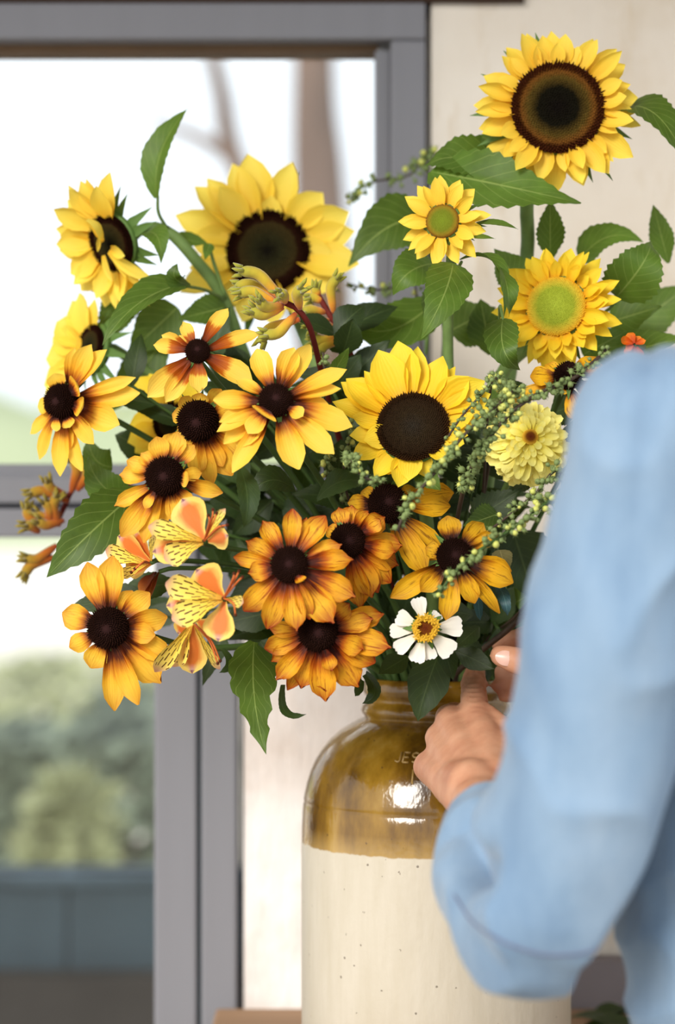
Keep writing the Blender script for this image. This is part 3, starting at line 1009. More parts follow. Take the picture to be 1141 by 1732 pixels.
class Flower:
    def __init__(self, name, label, cat, px, py, Y, n, group=None, stem_r=0.003, stem_mat='stem_dark', via=None, out=0.05, stem_end=1.35):
        self.px, self.py, self.Y = px, py, Y
        self.C = P(px, py, Y)
        self.n = Vector(n).normalized()
        pts, base = stem_pts(self.C - self.n * 0.004, -self.n, px, py, via, out)
        self.pts = pts
        self.o = thing(name, label, cat, base, group)
        fx = out * 0.6
        if via:
            q_ = [self.C] + via
            fx = sum((b_ - a_).length for a_, b_ in zip(q_, q_[1:-1])) * 0.9
        stem_later('stem', pts, stem_r, stem_r * stem_end, MAT[stem_mat], self.o, fx, 8)
    def petals(self, kind, matkey, tips, r0, w, elev=0.0, back=0.0, name='petal', wj=0.12, hold=0.4):
        ps = petal_set(kind, matkey)
        for i, tp in enumerate(tips):
            x, y = tp[0], tp[1]
            ww = tp[2] if len(tp) > 2 and tp[2] else w
            var = tp[3] if len(tp) > 3 else 'f'
            lift = tp[4] if len(tp) > 4 else 0.0
            vec = in_plane(x - self.px, y - self.py, self.Y, self.n)
            d = vec.normalized()
            rr = S(r0, self.Y) * 0.75
            base = self.C + d * min(rr, vec.length * hold) - self.n * (back + 0.0022 * ((i * 7) % 3)) + self.n * lift
            L = vec.length - min(rr, vec.length * hold)
            me = rnd.choice(ps[var])
            put(name, me, self.o, petal_matrix(base, d, self.n, L, S(ww, self.Y) * rnd.uniform(1 - wj, 1 + wj), elev + rnd.uniform(-.08, .08), rnd.uniform(-.25, .25)))
    def ring(self, kind, matkey, count, r_in, r_out, w, elev=0.0, back=0.0, a0=0.0, jr=0.08, var='f', ja=0.25, name='petal', arc=(0, 360), wj=0.15):
        """petals evenly round the face, true radius in metres from pixels"""
        ps = petal_set(kind, matkey)
        X, Yv, Z = frame(self.n, Vector((1, 0, 0)))
        for i in range(count):
            a = math.radians(lerp(arc[0], arc[1], i / count)) + a0 + rnd.uniform(-ja, ja) * 6.283 / count
            d = X * math.cos(a) + Yv * math.sin(a)
            ro = S(r_out, self.Y) * rnd.uniform(1 - jr, 1 + jr * 0.6)
            ri = S(r_in, self.Y)
            base = self.C + d * ri - self.n * (back + 0.0018 * ((i * 5) % 3))
            put(name, rnd.choice(ps[rnd.choice(var)]), self.o, petal_matrix(base, d, self.n, ro - ri, S(w, self.Y) * rnd.uniform(1 - wj, 1 + wj), elev + rnd.uniform(-.12, .12), rnd.uniform(-.3, .3)))
    def disc(self, key, r, lift=0.0):
        M = head_matrix(self.C + self.n * lift, self.n, S(r, self.Y))
        d = put('disc', DISC[key][0], self.o, M)
        put('florets', DISC[key][1], d, M, kind='stuff')
    def cone(self, r, h=1.0, lift=0.0, tall=None, meshes=CONE):
        M = head_matrix(self.C + self.n * lift, self.n, S(r, self.Y)) @ Matrix.Diagonal((1, 1, h, 1))
        d = put('cone', meshes[0], self.o, M)
        put('florets', meshes[1], d, M, kind='stuff')
    def calyx(self, r, count=14, sl=1.35, w=0.5, elev=-0.15):
        R = S(r, self.Y)
        X, Yv, Z = frame(-self.n, Vector((1, 0, 0)))
        M = head_matrix(self.C - self.n * R * 0.12, -self.n, R * 0.95)
        put('receptacle', RECEPT, self.o, M)
        for i in range(count):
            a = 6.283 * i / count + rnd.uniform(-.15, .15)
            X2, Y2, Z2 = frame(self.n, Vector((1, 0, 0)))
            d = X2 * math.cos(a) + Y2 * math.sin(a)
            put('sepal', SEPAL, self.o, petal_matrix(self.C + d * R * 0.7 - self.n * R * 0.22, d, self.n, R * sl * rnd.uniform(.85, 1.15), R * w, elev + rnd.uniform(-.15, .1)))

LPROF = {
    'heart': [(0, .12), (.05, .55), (.14, .88), (.28, 1.0), (.5, .82), (.72, .46), (.9, .15), (1, .0)],
    'lance': [(0, .12), (.12, .45), (.32, .92), (.48, 1.0), (.7, .72), (.88, .32), (1, .0)],
    'strap': [(0, .5), (.2, .8), (.5, 1.0), (.8, .7), (1, .0)],
    'ragged': [(0, .2), (.1, .7), (.25, 1.0), (.34, .86), (.42, .92), (.52, .55), (.6, .66), (.72, .34), (.8, .38), (.9, .14), (1, .0)],
}
def leaf(parent, base, tip, width, nrm=(0, -1, 0.25), mid=None, kind='heart', mat='leaf', fold=0.18, serr=0.03, wave=0.05, droop=0.0, petiole=None, pet_r=0.0017, curl=0.0, name='leaf', label=None):
    base, tip = Vector(base), Vector(tip)
    L = (tip - base).length
    N = Vector(nrm).normalized()
    if mid is None:
        mid = (base + tip) / 2 + N * (droop * L)
    mid = Vector(mid)
    ctrl = mid * 2 - (base + tip) / 2
    rows, cols = 25, 9
    verts, faces, uvs = [], [], []
    ph = rnd.uniform(0, 6.28)
    prevB = None
    for i in range(rows):
        t = i / (rows - 1)
        p = base * (1 - t) ** 2 + ctrl * 2 * t * (1 - t) + tip * t * t
        T = (ctrl - base) * (1 - t) + (tip - ctrl) * t
        T.normalize()
        B = T.cross(N)
        B = B.normalized() if B.length > 1e-4 else (prevB or T.orthogonal())
        if prevB is not None and B.dot(prevB) < 0:
            B = -B
        prevB = B
        Nn = B.cross(T).normalized()
        w = curve1(LPROF[kind], t) * width * 0.5
        for j in range(cols):
            s = -1 + 2 * j / (cols - 1)
            ww = w
            if abs(s) > 0.99:
                ww = w * (1 + serr * (1 if i % 2 else -1)) + (serr * width * 0.12 if i % 2 else 0) * (0 < i < rows - 1)
            z = fold * abs(s) * w + wave * width * math.sin(t * 9 + ph + s * 1.5) * abs(s) * 0.5
            z -= curl * (s * s) * w
            verts.append(p + B * (s * ww) + Nn * z)
            uvs.append((j / (cols - 1), t))
    for i in range(rows - 1):
        for j in range(cols - 1):
            a = i * cols + j
            faces.append((a, a + 1, a + cols + 1, a + cols))
    kw = {'label': label} if label else {}
    o = put_w(name, verts, faces, MAT[mat], parent, uvs, **kw)
    if petiole is not None:
        pts = [base + (tip - base).normalized() * L * 0.03] + [Vector(q) for q in petiole]
        tube('petiole', pts, pet_r * 0.8, pet_r * 1.2, MAT['stem'], parent, 5, 6)
    return o

# ------------------------------------------------------------------ sunflowers
SUNG = 'sunflowers in the bouquet'
s1 = Flower('sunflower', 'tall dark-centred golden sunflower at the top of the bouquet, against the limestone wall', 'sunflower', 943, 182, 2.16, (-0.06, -1, 0.10), SUNG, 0.006, 'stem',
            via=[P(893, 330, 2.20), P(890, 440, 2.23), P(850, 700, 2.26), P(800, 950, 2.26)])
s1.ring('sun', 'sun_gold', 18, 66, 148, 38, elev=-0.05, back=0.004, a0=0.18, var='fd')
s1.ring('sun', 'sun_gold', 18, 68, 138, 32, elev=0.10, back=0.001, var='fu')
s1.ring('sun', 'sun_gold', 16, 70, 120, 28, elev=0.2, back=0.0, var='fu', a0=0.4)
s1.disc('disc_dark', 79)
s1.calyx(84, 16, 1.0, 0.30, -0.05)

s2 = Flower('sunflower', 'large broad-petalled sunflower with a dark brown disc behind the kangaroo paw, before the glass', 'sunflower', 453, 425, 2.33, (-0.08, -1, 0.12), SUNG, 0.006, 'stem')
s2.petals('sun', 'sun_pale', [(295, 358, 62), (328, 312, 60), (350, 297, 50), (394, 272, 60), (420, 254, 66), (494, 271, 60), (546, 325, 64), (590, 358, 66), (600, 392, 52), (607, 452, 66), (567, 492, 60),
        (302, 492, 60), (317, 452, 50), (360, 520, 50), (409, 545, 56), (464, 552, 60), (520, 535, 56), (320, 400, 56)], 70, 58)
s2.petals('sun', 'sun_pale', [(372, 318, 50, 'u'), (460, 330, 46, 'u'), (520, 345, 48, 'f'), (560, 425, 50), (345, 355, 50)], 84, 46, elev=0.03, back=0.001)
s2.disc('disc_brown', 71)
s2.calyx(84, 14, 1.0, 0.35, -0.1)

s3 = Flower('sunflower', 'sunflower turned in profile with folded petals, on an arching stem before the bright pane', 'sunflower', 186, 412, 2.24, (-0.62, -0.70, -0.32), SUNG, 0.0058, 'stem',
            via=[P(240, 386, 2.27), P(285, 392, 2.27), P(335, 445, 2.27), P(378, 505, 2.28), P(430, 640, 2.30), P(560, 900, 2.30)], out=0.03)
s3.ring('sun', 'sun_pale', 14, 44, 122, 44, elev=0.10, back=0.003, arc=(95, 330), var='f')
s3.ring('sun', 'sun_pale', 11, 44, 112, 40, elev=0.30, back=0.001, arc=(85, 320), var='fu', a0=0.12)
s3.petals('sun', 'sun_pale', [(205, 360, 40, 'c'), (178, 405, 34, 'c'), (232, 432, 22, 'u'), (205, 470, 22, 'f'), (255, 481, 18, 'd'), (243, 497, 16, 'd'), (196, 385, 26, 'c')], 20, 28, back=-0.012)
s3.disc('disc_brown', 50, -0.002)
s3.calyx(56, 15, 1.0, 0.36, -0.15)

s4 = Flower('sunflower', 'pale sunflower seen side-on behind the leftmost black-eyed daisy, against bright glass', 'sunflower', 152, 588, 2.27, (-0.72, -0.55, 0.18), SUNG, 0.005, 'stem')
s4.petals('sun', 'sun_pale', [(134, 490, 46), (112, 500, 46), (78, 534, 52), (68, 562, 52), (62, 598, 54), (57, 645, 54), (75, 672, 50), (165, 505, 40), (110, 530, 46), (90, 610, 50)], 30, 50, elev=0.1)
s4.disc('disc_brown', 40)
s4.calyx(48, 14, 1.2, 0.36, -0.2)

s5 = Flower('sunflower', 'small sunflower with an olive green disc and pointed lemon petals, above a drooping bright leaf', 'sunflower', 748, 374, 2.10, (-0.30, -1, 0.10), SUNG, 0.0048, 'stem',
            via=[P(762, 455, 2.15), P(757, 560, 2.18), P(760, 760, 2.20), P(752, 950, 2.23)], out=0.03)
s5.ring('sun', 'sun_gold', 13, 22, 83, 27, elev=0.05, back=0.003, a0=0.2, var='f')
s5.ring('sun', 'sun_gold', 12, 22, 74, 24, elev=0.22, back=0.001, var='fu')
s5.disc('disc_olive', 29)
s5.calyx(34, 12, 1.3, 0.4, -0.2)

s6 = Flower('sunflower', 'ruffled sunflower with a lime green disc, beside the veined leaf at the limestone wall', 'sunflower', 940, 518, 2.14, (-0.28, -1, 0.12), SUNG, 0.006, 'stem',
            via=[P(900, 580, 2.20), P(845, 640, 2.22), P(832, 760, 2.22), P(800, 950, 2.24)], out=0.04)
s6.ring('sun', 'sun_lemon', 19, 44, 112, 30, elev=0.05, back=0.004, a0=0.1, var='fd')
s6.ring('sun', 'sun_lemon', 19, 44, 103, 27, elev=0.28, back=0.002, var='fu')
s6.ring('sun', 'sun_lemon', 16, 50, 86, 20, elev=0.4, back=0.001, var='u', a0=0.3)
s6.petals('sun', 'sun_lemon', [(926, 630, 40, 'd'), (905, 612, 30, 'd'), (960, 615, 30, 'd')], 62, 36, back=0.0)
s6.disc('disc_green', 51)
s6.calyx(58, 14, 1.0, 0.35, -0.15)

s7 = Flower('sunflower', 'lemon sunflower with a near-black disc in the middle of the bouquet', 'sunflower', 698, 722, 2.06, (-0.10, -1, 0.36), SUNG, 0.0058, 'stem')
s7.petals('sun', 'sun_lemon', [(707, 580, 46), (575, 640, 50), (560, 672, 40), (750, 596, 56), (829, 660, 50), (832, 691, 44), (595, 700, 40), (590, 732, 42), (593, 768, 46), (790, 735, 40), (632, 806, 46), (655, 800, 40), (690, 812, 42), (615, 622, 40), (770, 610, 40)], 62, 48, back=0.003)
s7.petals('sun', 'sun_lemon', [(640, 590, 60), (674, 571, 60), (750, 598, 62), (820, 643, 60), (795, 637, 54), (584, 636, 60), (615, 745, 44), (670, 822, 46), (716, 800, 42, 'd'), (764, 782, 44, 'u'), (785, 752, 44, 'u'), (640, 800, 46), (800, 700, 44)], 74, 50, elev=0.03, back=0.001)
s7.disc('disc_black', 62)
s7.calyx(66, 13, 0.55, 0.35, -0.1)

s8 = Flower('sunflower', 'half hidden yellow sunflower behind the drooping dark-coned daisies', 'sunflower', 292, 715, 2.22, (-0.35, -1, 0.05), SUNG, 0.005, 'stem')
s8.petals('sun', 'sun_lemon', [(228, 637, 58), (250, 630, 50), (214, 720, 54), (212, 746, 44), (225, 765, 44), (240, 790, 46), (330, 640, 50), (300, 800, 46), (370, 720, 46)], 36, 48)
s8.disc('disc_brown', 36)
s8.calyx(42, 12, 1.0, 0.35, -0.1)

# ------------------------------------------------------------------ black-eyed daisies
RG = 'black-eyed daisies in the bouquet'
def daisy(label, px, py, Y, n, tips, w, mat, cone_r, cone_h=0.9, inner=None, cone_n=None, via=None, elev=0.0, out=0.04):
    fl = Flower('black_eyed_daisy', label, 'daisy', px, py, Y, n, RG, 0.0028, 'stem_dark', via=via, out=out)
    fl.petals('rud', mat, [(t_[0], t_[1], (t_[2] if len(t_) > 2 else w) * 0.95) + tuple(t_[3:]) for t_ in tips], cone_r, w, elev=elev, back=0.003)
    if inner:
        fl.petals('rud', mat, inner, cone_r * 1.25, w * 0.7, back=-0.006, hold=0.58)
    fl.cone(cone_r, cone_h, lift=-0.003)
    fl.calyx(cone_r * 0.9, 9, 1.2, 0.4, -0.4)
    return fl

r1 = daisy('leftmost yellow daisy, dark cone turned aside, half its petals curled, before the bright window', 104, 679, 2.14, (-0.42, -1, -0.02),
    [(178, 592, 40), (158, 584, 34), (125, 588, 26), (90, 632, 34, 'u'), (55, 688, 30), (34, 733, 30), (46, 773, 24, 'd'), (96, 806, 34), (131, 797, 32), (158, 750, 40), (200, 722, 46), (228, 666, 38), (226, 640, 24), (75, 660, 24), (112, 760, 30)],
    34, 'rud_clean', 30, 1.0, inner=[(150, 650, 40, 'c'), (156, 694, 36, 'c'), (122, 724, 26, 'u'), (100, 730, 22)])
r2 = daisy('two-toned daisy, petals mahogany at the base and yellow at the tips, highest of the daisies', 334, 593, 2.06, (-0.05, -1, 0.30),
    [(383, 513, 34), (307, 539, 28), (270, 561, 26), (257, 580, 26), (248, 667, 40), (280, 677, 40), (337, 663, 36), (393, 617, 34, 'd'), (438, 553, 36), (427, 645, 42), (405, 640, 34), (300, 560, 20)],
    34, 'rud_bicolor', 21, 0.75)
r3 = daisy('drooping daisy with an oversized blackish cone, wedged below the two-toned daisy', 335, 712, 2.07, (-0.12, -1, -0.12),
    [(290, 700, 34), (298, 735, 30), (390, 806, 46), (356, 822, 40), (330, 806, 38), (372, 660, 36), (338, 665, 36), (305, 672, 34), (394, 735, 40), (392, 690, 36), (402, 768, 34), (310, 775, 30), (375, 790, 30)],
    38, 'rud_streak', 35, 1.0)
r4 = daisy('big clear yellow daisy with a curled petal over its cone, left of the middle sunflower', 466, 677, 2.02, (0.02, -1, 0.34),
    [(430, 583, 46), (498, 580, 42), (524, 574, 34), (586, 619, 38), (576, 651, 32), (561, 683, 40), (597, 716, 50), (566, 766, 50), (506, 788, 56), (396, 794, 42), (402, 752, 44), (379, 745, 30), (368, 728, 32), (360, 672, 36), (370, 708, 34), (398, 637, 34)],
    40, 'rud_clean', 29, 0.75, inner=[(442, 712, 52, 'c'), (512, 710, 30, 'u'), (420, 735, 34)])
r5 = daisy('orange-tipped daisy with a velvety black cone, above the striped alstroemerias', 279, 806, 2.04, (-0.10, -1, 0.02),
    [(264, 738, 40), (297, 728, 44), (326, 752, 34), (212, 778, 34), (196, 802, 34), (187, 856, 30), (202, 907, 44), (240, 918, 40), (374, 834, 36), (340, 800, 32), (302, 884, 36), (268, 892, 34), (235, 765, 30), (322, 858, 30)],
    36, 'rud_streak', 33, 0.9, inner=[(246, 860, 20), (322, 812, 26, 'u')])
r6 = daisy('lowest daisy on the window side, ragged golden petals round a domed black cone', 183, 1062, 2.06, (-0.10, -1, -0.02),
    [(144, 951, 44), (188, 940, 46), (100, 1038, 48), (114, 1097, 34, 'd'), (150, 1131, 44), (190, 1204, 40), (232, 1193, 50), (271, 1158, 52), (287, 1112, 50), (282, 1044, 50), (252, 1003, 44), (222, 1000, 40), (262, 1075, 40)],
    44, 'rud_streak', 35, 0.85, via=[P(330, 1095, 2.12), P(480, 1088, 2.16), P(620, 1090, 2.2)])
r7 = daisy('rust-streaked golden daisy with a bead-like curled petal, in front of the bouquet', 489, 955, 1.99, (-0.06, -1, 0.14),
    [(494, 859, 38), (547, 868, 42), (578, 918, 40), (598, 944, 42), (602, 1008, 56), (565, 1053, 54), (502, 1068, 46), (452, 1062, 42), (410, 1032, 46), (418, 970, 36), (392, 942, 30), (413, 913, 38), (441, 878, 36), (525, 1045, 36), (515, 870, 30)],
    42, 'rud_burnt', 31, 0.7, inner=[(512, 990, 22, 'c')])
r8 = daisy('rust-streaked daisy tucked half behind the one with the bead-like petal', 588, 915, 2.04, (0.22, -1, 0.12),
    [(553, 892, 34), (575, 856, 34), (598, 852, 36), (650, 872, 42, 'u'), (684, 922, 44), (666, 984, 42), (634, 1010, 44), (615, 1030, 40), (680, 955, 44), (625, 862, 32), (645, 1000, 36)],
    40, 'rud_burnt', 30, 0.7, inner=[(640, 880, 34, 'u'), (668, 935, 34)])
r9 = daisy('amber daisy under the middle sunflower, a green bud spike crossing its cone', 655, 852, 2.068, (0.10, -1, 0.22),
    [(588, 850, 40), (612, 828, 34), (672, 818, 34), (771, 830, 50), (765, 852, 44), (746, 942, 60), (718, 970, 52), (690, 935, 40), (706, 822, 34), (600, 880, 40)],
    46, 'rud_amber', 33, 0.85)
r10 = daisy('amber daisy beside the blue sleeve with a green bud spike lying across it', 768, 940, 2.03, (0.10, -1, 0.18),
    [(759, 871, 46), (820, 882, 44), (844, 901, 34, 'u'), (868, 986, 42), (866, 966, 36), (848, 1034, 36), (804, 1019, 40), (756, 1047, 42), (662, 1007, 44), (712, 998, 34), (720, 925, 30)],
    40, 'rud_amber', 30, 0.7)
r11 = daisy('golden daisy hanging lowest over the shoulder of the stoneware jar', 538, 1068, 2.01, (-0.02, -1, -0.05),
    [(455, 1065, 30), (446, 1101, 42), (456, 1122, 38), (466, 1153, 42), (508, 1168, 44), (487, 1172, 34), (551, 1190, 46), (552, 1172, 50), (608, 1164, 54), (636, 1120, 48), (663, 1096, 50), (650, 1037, 44), (632, 1047, 40), (590, 1020, 40), (575, 1060, 30)],
    42, 'rud_burnt', 34, 0.9, inner=[(562, 1134, 26, 'u'), (616, 1098, 36)])
r12 = daisy('amber daisy with its cone turned up, just below the lime-centred sunflower', 960, 636, 2.07, (0.10, -0.85, 0.5),
    [(897, 632, 40), (868, 662, 26, 'd'), (982, 700, 42, 'd'), (1030, 622, 34), (1012, 596, 36), (925, 606, 34), (1000, 660, 34), (940, 655, 40)],
    40, 'rud_amber', 24, 1.2)

# ------------------------------------------------------------------ zinnias
zw = Flower('white_zinnia', 'single creamy white zinnia with a yellow ringed eye, above the jar mouth', 'zinnia', 719, 1063, 2.02, (-0.05, -1, 0.12), None, 0.0025, 'stem_dark')
zw.petals('zin', 'zin_white', [(706, 1011, 30), (671, 1041, 30), (659, 1067, 27), (669, 1100, 27), (702, 1119, 32), (727, 1114, 27), (764, 1104, 36), (781, 1058, 34), (742, 1036, 24)], 22, 34, back=0.002)
zw.cone(22, 0.7, meshes=ZEYE)
fz, ff = [], []
for i in range(26):
    a = i * 6.283 / 26 + rnd.uniform(-.1, .1)
    X, Yv, Z = frame(zw.n, Vector((1, 0, 0)))
    d = X * math.cos(a) + Yv * math.sin(a)
    c = zw.C + d * S(rnd.uniform(15, 22), 2.02) + zw.n * S(rnd.uniform(10, 18), 2.02)
    for k in range(5):
        q = math.radians(k * 72 + i * 11)
        e = X * math.cos(q) + Yv * math.sin(q)
        g = e.cross(zw.n)
        n0 = len(fz)
        fz += [c, c + e * S(3.5, 2.02) + g * S(1.6, 2.02), c + e * S(7, 2.02) + zw.n * S(2, 2.02), c + e * S(3.5, 2.02) - g * S(1.6, 2.02)]
        ff.append((n0, n0 + 1, n0 + 2, n0 + 3))
put_w('star_florets', fz, ff, MAT['zin_floret'], zw.o, smooth=False, kind='stuff')
zw.calyx(22, 10, 1.1, 0.5, -0.3)

zy = Flower('yellow_zinnia', 'fully double pale yellow zinnia with a tiny dark eye, next to the blue sleeve', 'zinnia', 895, 742, 2.05, (0.05, -1, 0.22), None, 0.003, 'stem')
for (cnt, ro, w, el, bk) in ((32, 78, 19, -0.30, 0.010), (32, 75, 19, -0.14, 0.007), (30, 69, 18, -0.02, 0.004), (28, 60, 17, 0.06, 0.001), (24, 50, 15, 0.12, -0.002), (18, 38, 13, 0.2, -0.004), (12, 27, 11, 0.26, -0.006)):
    zy.ring('dbl', 'zin_yellow', cnt, 6, ro, w, elev=el, back=bk, a0=rnd.uniform(0, 1), jr=0.04, var='fd' if el < 0.1 else 'f')
zy.cone(14, 0.6, lift=0.006, meshes=ZEYE)
zy.calyx(26, 10, 1.2, 0.5, -0.3)

# ------------------------------------------------------------------ alstroemerias
AG = 'striped alstroemeria blossoms'
def alstro(label, px, py, Y, n, outer, inner, filaments, back_mat=None, ow=52, iw=40, via=None):
    fl = Flower('alstroemeria', label, 'alstroemeria', px, py, Y, n, AG, 0.0022, 'stem_dark', via=via, out=0.03)
    fl.petals('aout', back_mat or 'alst_out', outer, 6, ow, back=0.003, elev=0.12, name='outer_tepal', wj=0.05)
    fl.petals('ain', 'alst_in', inner, 4, iw, back=-0.002, elev=0.2, name='striped_tepal', wj=0.05)
    for (x, y) in filaments:
        a = fl.C
        b = P(x, y, Y - 0.03)
        m = a.lerp(b, 0.55) + Vector((0.003, -0.012, 0.004))
        f_ = tube('filament', [a, m, b], 0.0009, 0.0007, MAT['filament'], fl.o, 6, 5)
        v, fc = lathe_vf([(0, -1), (.7, -.6), (1, 0), (.7, .6), (0, 1)], 6)
        me = mesh_of('anther', [q * 0.0016 for q in v], fc, MAT['alst_back'])
        put('anther', me, f_, Matrix.Translation(b))
    return fl
alstro('striped alstroemeria with a broad upright peach tepal, directly under the velvety-coned daisy', 345, 915, 1.99, (-0.15, -1, 0.15),
    [(306, 842, 72), (384, 905, 44), (254, 930, 60)], [(253, 893, 40), (280, 950, 46), (382, 860, 16)], [(360, 862), (366, 868), (376, 890), (384, 888), (352, 872)])
alstro('striped alstroemeria with a rounded peach tepal hanging down, just left of the rusty daisy', 378, 1012, 1.98, (-0.15, -1, 0.12),
    [(332, 962, 74), (366, 1084, 62), (278, 1022, 58)], [(281, 990, 46), (292, 1050, 50), (412, 1020, 24)], [(404, 966), (410, 976), (396, 970), (398, 1040)])
alstro('alstroemeria facing the window behind its striped neighbours, tepals half closed', 252, 952, 2.075, (-0.55, -0.8, -0.05),
    [(196, 905, 46), (222, 898, 50), (205, 965, 40)], [(184, 932, 34), (206, 975, 22), (262, 905, 24)], [(228, 962), (222, 968)])
alstro('alstroemeria nodding over the grey window stile below the hanging peach tepal', 325, 1052, 2.03, (-0.05, -0.85, -0.4),
    [(322, 1140, 54), (298, 1075, 40), (365, 1075, 38)], [(262, 1130, 36), (372, 1128, 14), (290, 1128, 34)], [(368, 1122), (372, 1118)])
# copper coloured bud lying behind
ab = Flower('alstroemeria_bud', 'dark copper alstroemeria bud pointing at the window between the striped blossoms', 'flower bud', 262, 968, 2.09, (-0.8, -0.5, -0.1), None, 0.002, 'stem_dark', out=0.03)
ab.petals('aout', 'alst_back', [(232, 1012, 30), (222, 1002, 24), (242, 1014, 22)], 2, 24, name='tepal')

ob = Flower('orange_blossom', 'small crumpled orange-red blossom just above the shoulder of the denim shirt', 'blossom', 1072, 582, 2.08, (-0.2, -0.9, 0.2), None, 0.0022, 'stem_dark')
ob.petals('rud', 'orange_petal', [(1050, 578, 16, 'c'), (1062, 562, 18, 'u'), (1082, 566, 16), (1092, 576, 12), (1060, 602, 20, 'd'), (1080, 606, 22, 'd'), (1058, 592, 14)], 3, 18)

# ------------------------------------------------------------------ kangaroo paws
def paw_tube(parent, a, b, r=0.0045, bend=0.15, seedv=0, mat='paw'):
    a, b = Vector(a), Vector(b)
    L = (b - a).length
    rr = random.Random(seedv)
    side = (b - a).cross(Vector((0, 1, 0))).normalized() * bend * L
    pts = catmull([a, a.lerp(b, .35) + side * 0.6, a.lerp(b, .7) + side, b], 5)
    N = len(pts)
    rad = [r * curve1([(0, .45), (.25, .8), (.6, 1.0), (.85, 1.05), (.95, .8), (1, .35)], i / (N - 1)) for i in range(N)]
    v, f = tube_vf(pts, rad, 8)
    uv = [(0.5, (i // 8) / (N - 1)) for i in range(len(v))]
    o = put_w('tube_flower', v, f, MAT[mat], parent, uv)
    T = (pts[-1] - pts[-3]).normalized()
    sd = T.orthogonal().normalized(); s2 = T.cross(sd)
    for k in range(4):
        a_ = k * 1.57 + rr.uniform(0, 1)
        e = sd * math.cos(a_) + s2 * math.sin(a_)
        p = pts[-2] + e * r * 0.7
        v2, f2 = tube_vf([p, p + T * r * 1.1 + e * r * 0.25, p + T * r * 1.7 + e * r * 0.6], [r * .42, r * .36, r * .08], 5)
        put_w('lobe', v2, f2, MAT[mat], o, [(0.5, 1.0)] * len(v2))
def paw(label, stem, Y, tubes, stem_r=0.0032, via=None, r=0.0045, mat='paw'):
    pts = [P(x, y, Yd) for (x, y, Yd) in stem]
    m = mouth_point(stem[-1][0], stem[-1][1], Y=stem[-1][2])
    base = foot_point(m)
    t = thing('kangaroo_paw', label, 'kangaroo paw', base, 'kangaroo paws in the bouquet')
    stem_later('stem', pts + [m + Vector((0, 0, .02)), m - Vector((0, 0, .03)), base], stem_r * 0.8, stem_r * 1.3, MAT['stem_red'], t, sum((b_ - a_).length for a_, b_ in zip(pts[:-2], pts[1:-2])), 8)
    for i, (x0, y0, x1, y1, dY) in enumerate(tubes):
        paw_tube(t, P(x0, y0, Y), P(x1, y1, Y + dY), r, 0.16 if i % 2 else -0.14, i, mat)
    return t
paw('yellow kangaroo paw on a wine red stem in front of the large dark sunflower', [(482, 512, 2.08), (500, 520, 2.08), (520, 545, 2.09), (534, 590, 2.12), (560, 700, 2.2), (640, 950, 2.24)], 2.08,
    [(484, 514, 403, 458, -.01), (478, 520, 424, 524, -.015), (474, 518, 402, 497, 0), (500, 530, 446, 566, -.01), (506, 540, 440, 580, .02), (507, 522, 512, 487, -.02), (482, 512, 470, 498, -.02), (478, 516, 436, 506, -.02), (470, 514, 398, 484, .02)], r=0.0050)
paw('darker kangaroo paw with comb-like tubes, behind the yellow one on a red stem', [(535, 495, 2.18), (550, 520, 2.18), (566, 548, 2.18), (585, 585, 2.19), (608, 632, 2.2), (650, 760, 2.24), (690, 980, 2.25)], 2.18,
    [(550, 528, 512, 531, -.01), (556, 541, 518, 541, -.01), (564, 552, 524, 554, -.01), (570, 568, 530, 570, 0), (574, 578, 528, 584, 0), (564, 530, 572, 468, -.01), (545, 510, 524, 505, 0), (540, 500, 534, 486, 0), (575, 576, 540, 596, 0)], r=0.0046)
paw('rusty kangaroo paw jutting out over the grey rail, behind the big serrated leaf', [(98, 880, 2.30), (112, 850, 2.30), (128, 820, 2.30), (170, 800, 2.33), (300, 860, 2.345), (560, 1020, 2.31)], 2.29,
    [(116, 848, 48, 836, -.01), (112, 838, 80, 812, -.01), (120, 834, 122, 776, 0), (100, 890, 98, 838, -.01), (82, 892, 74, 846, -.01), (70, 892, 46, 858, 0), (66, 900, 42, 890, -.01), (96, 922, 40, 944, -.01), (94, 942, 40, 974, -.01), (108, 880, 62, 880, -.01), (130, 830, 146, 790, 0), (104, 868, 60, 868, 0)], r=0.0050, mat='paw_rust')

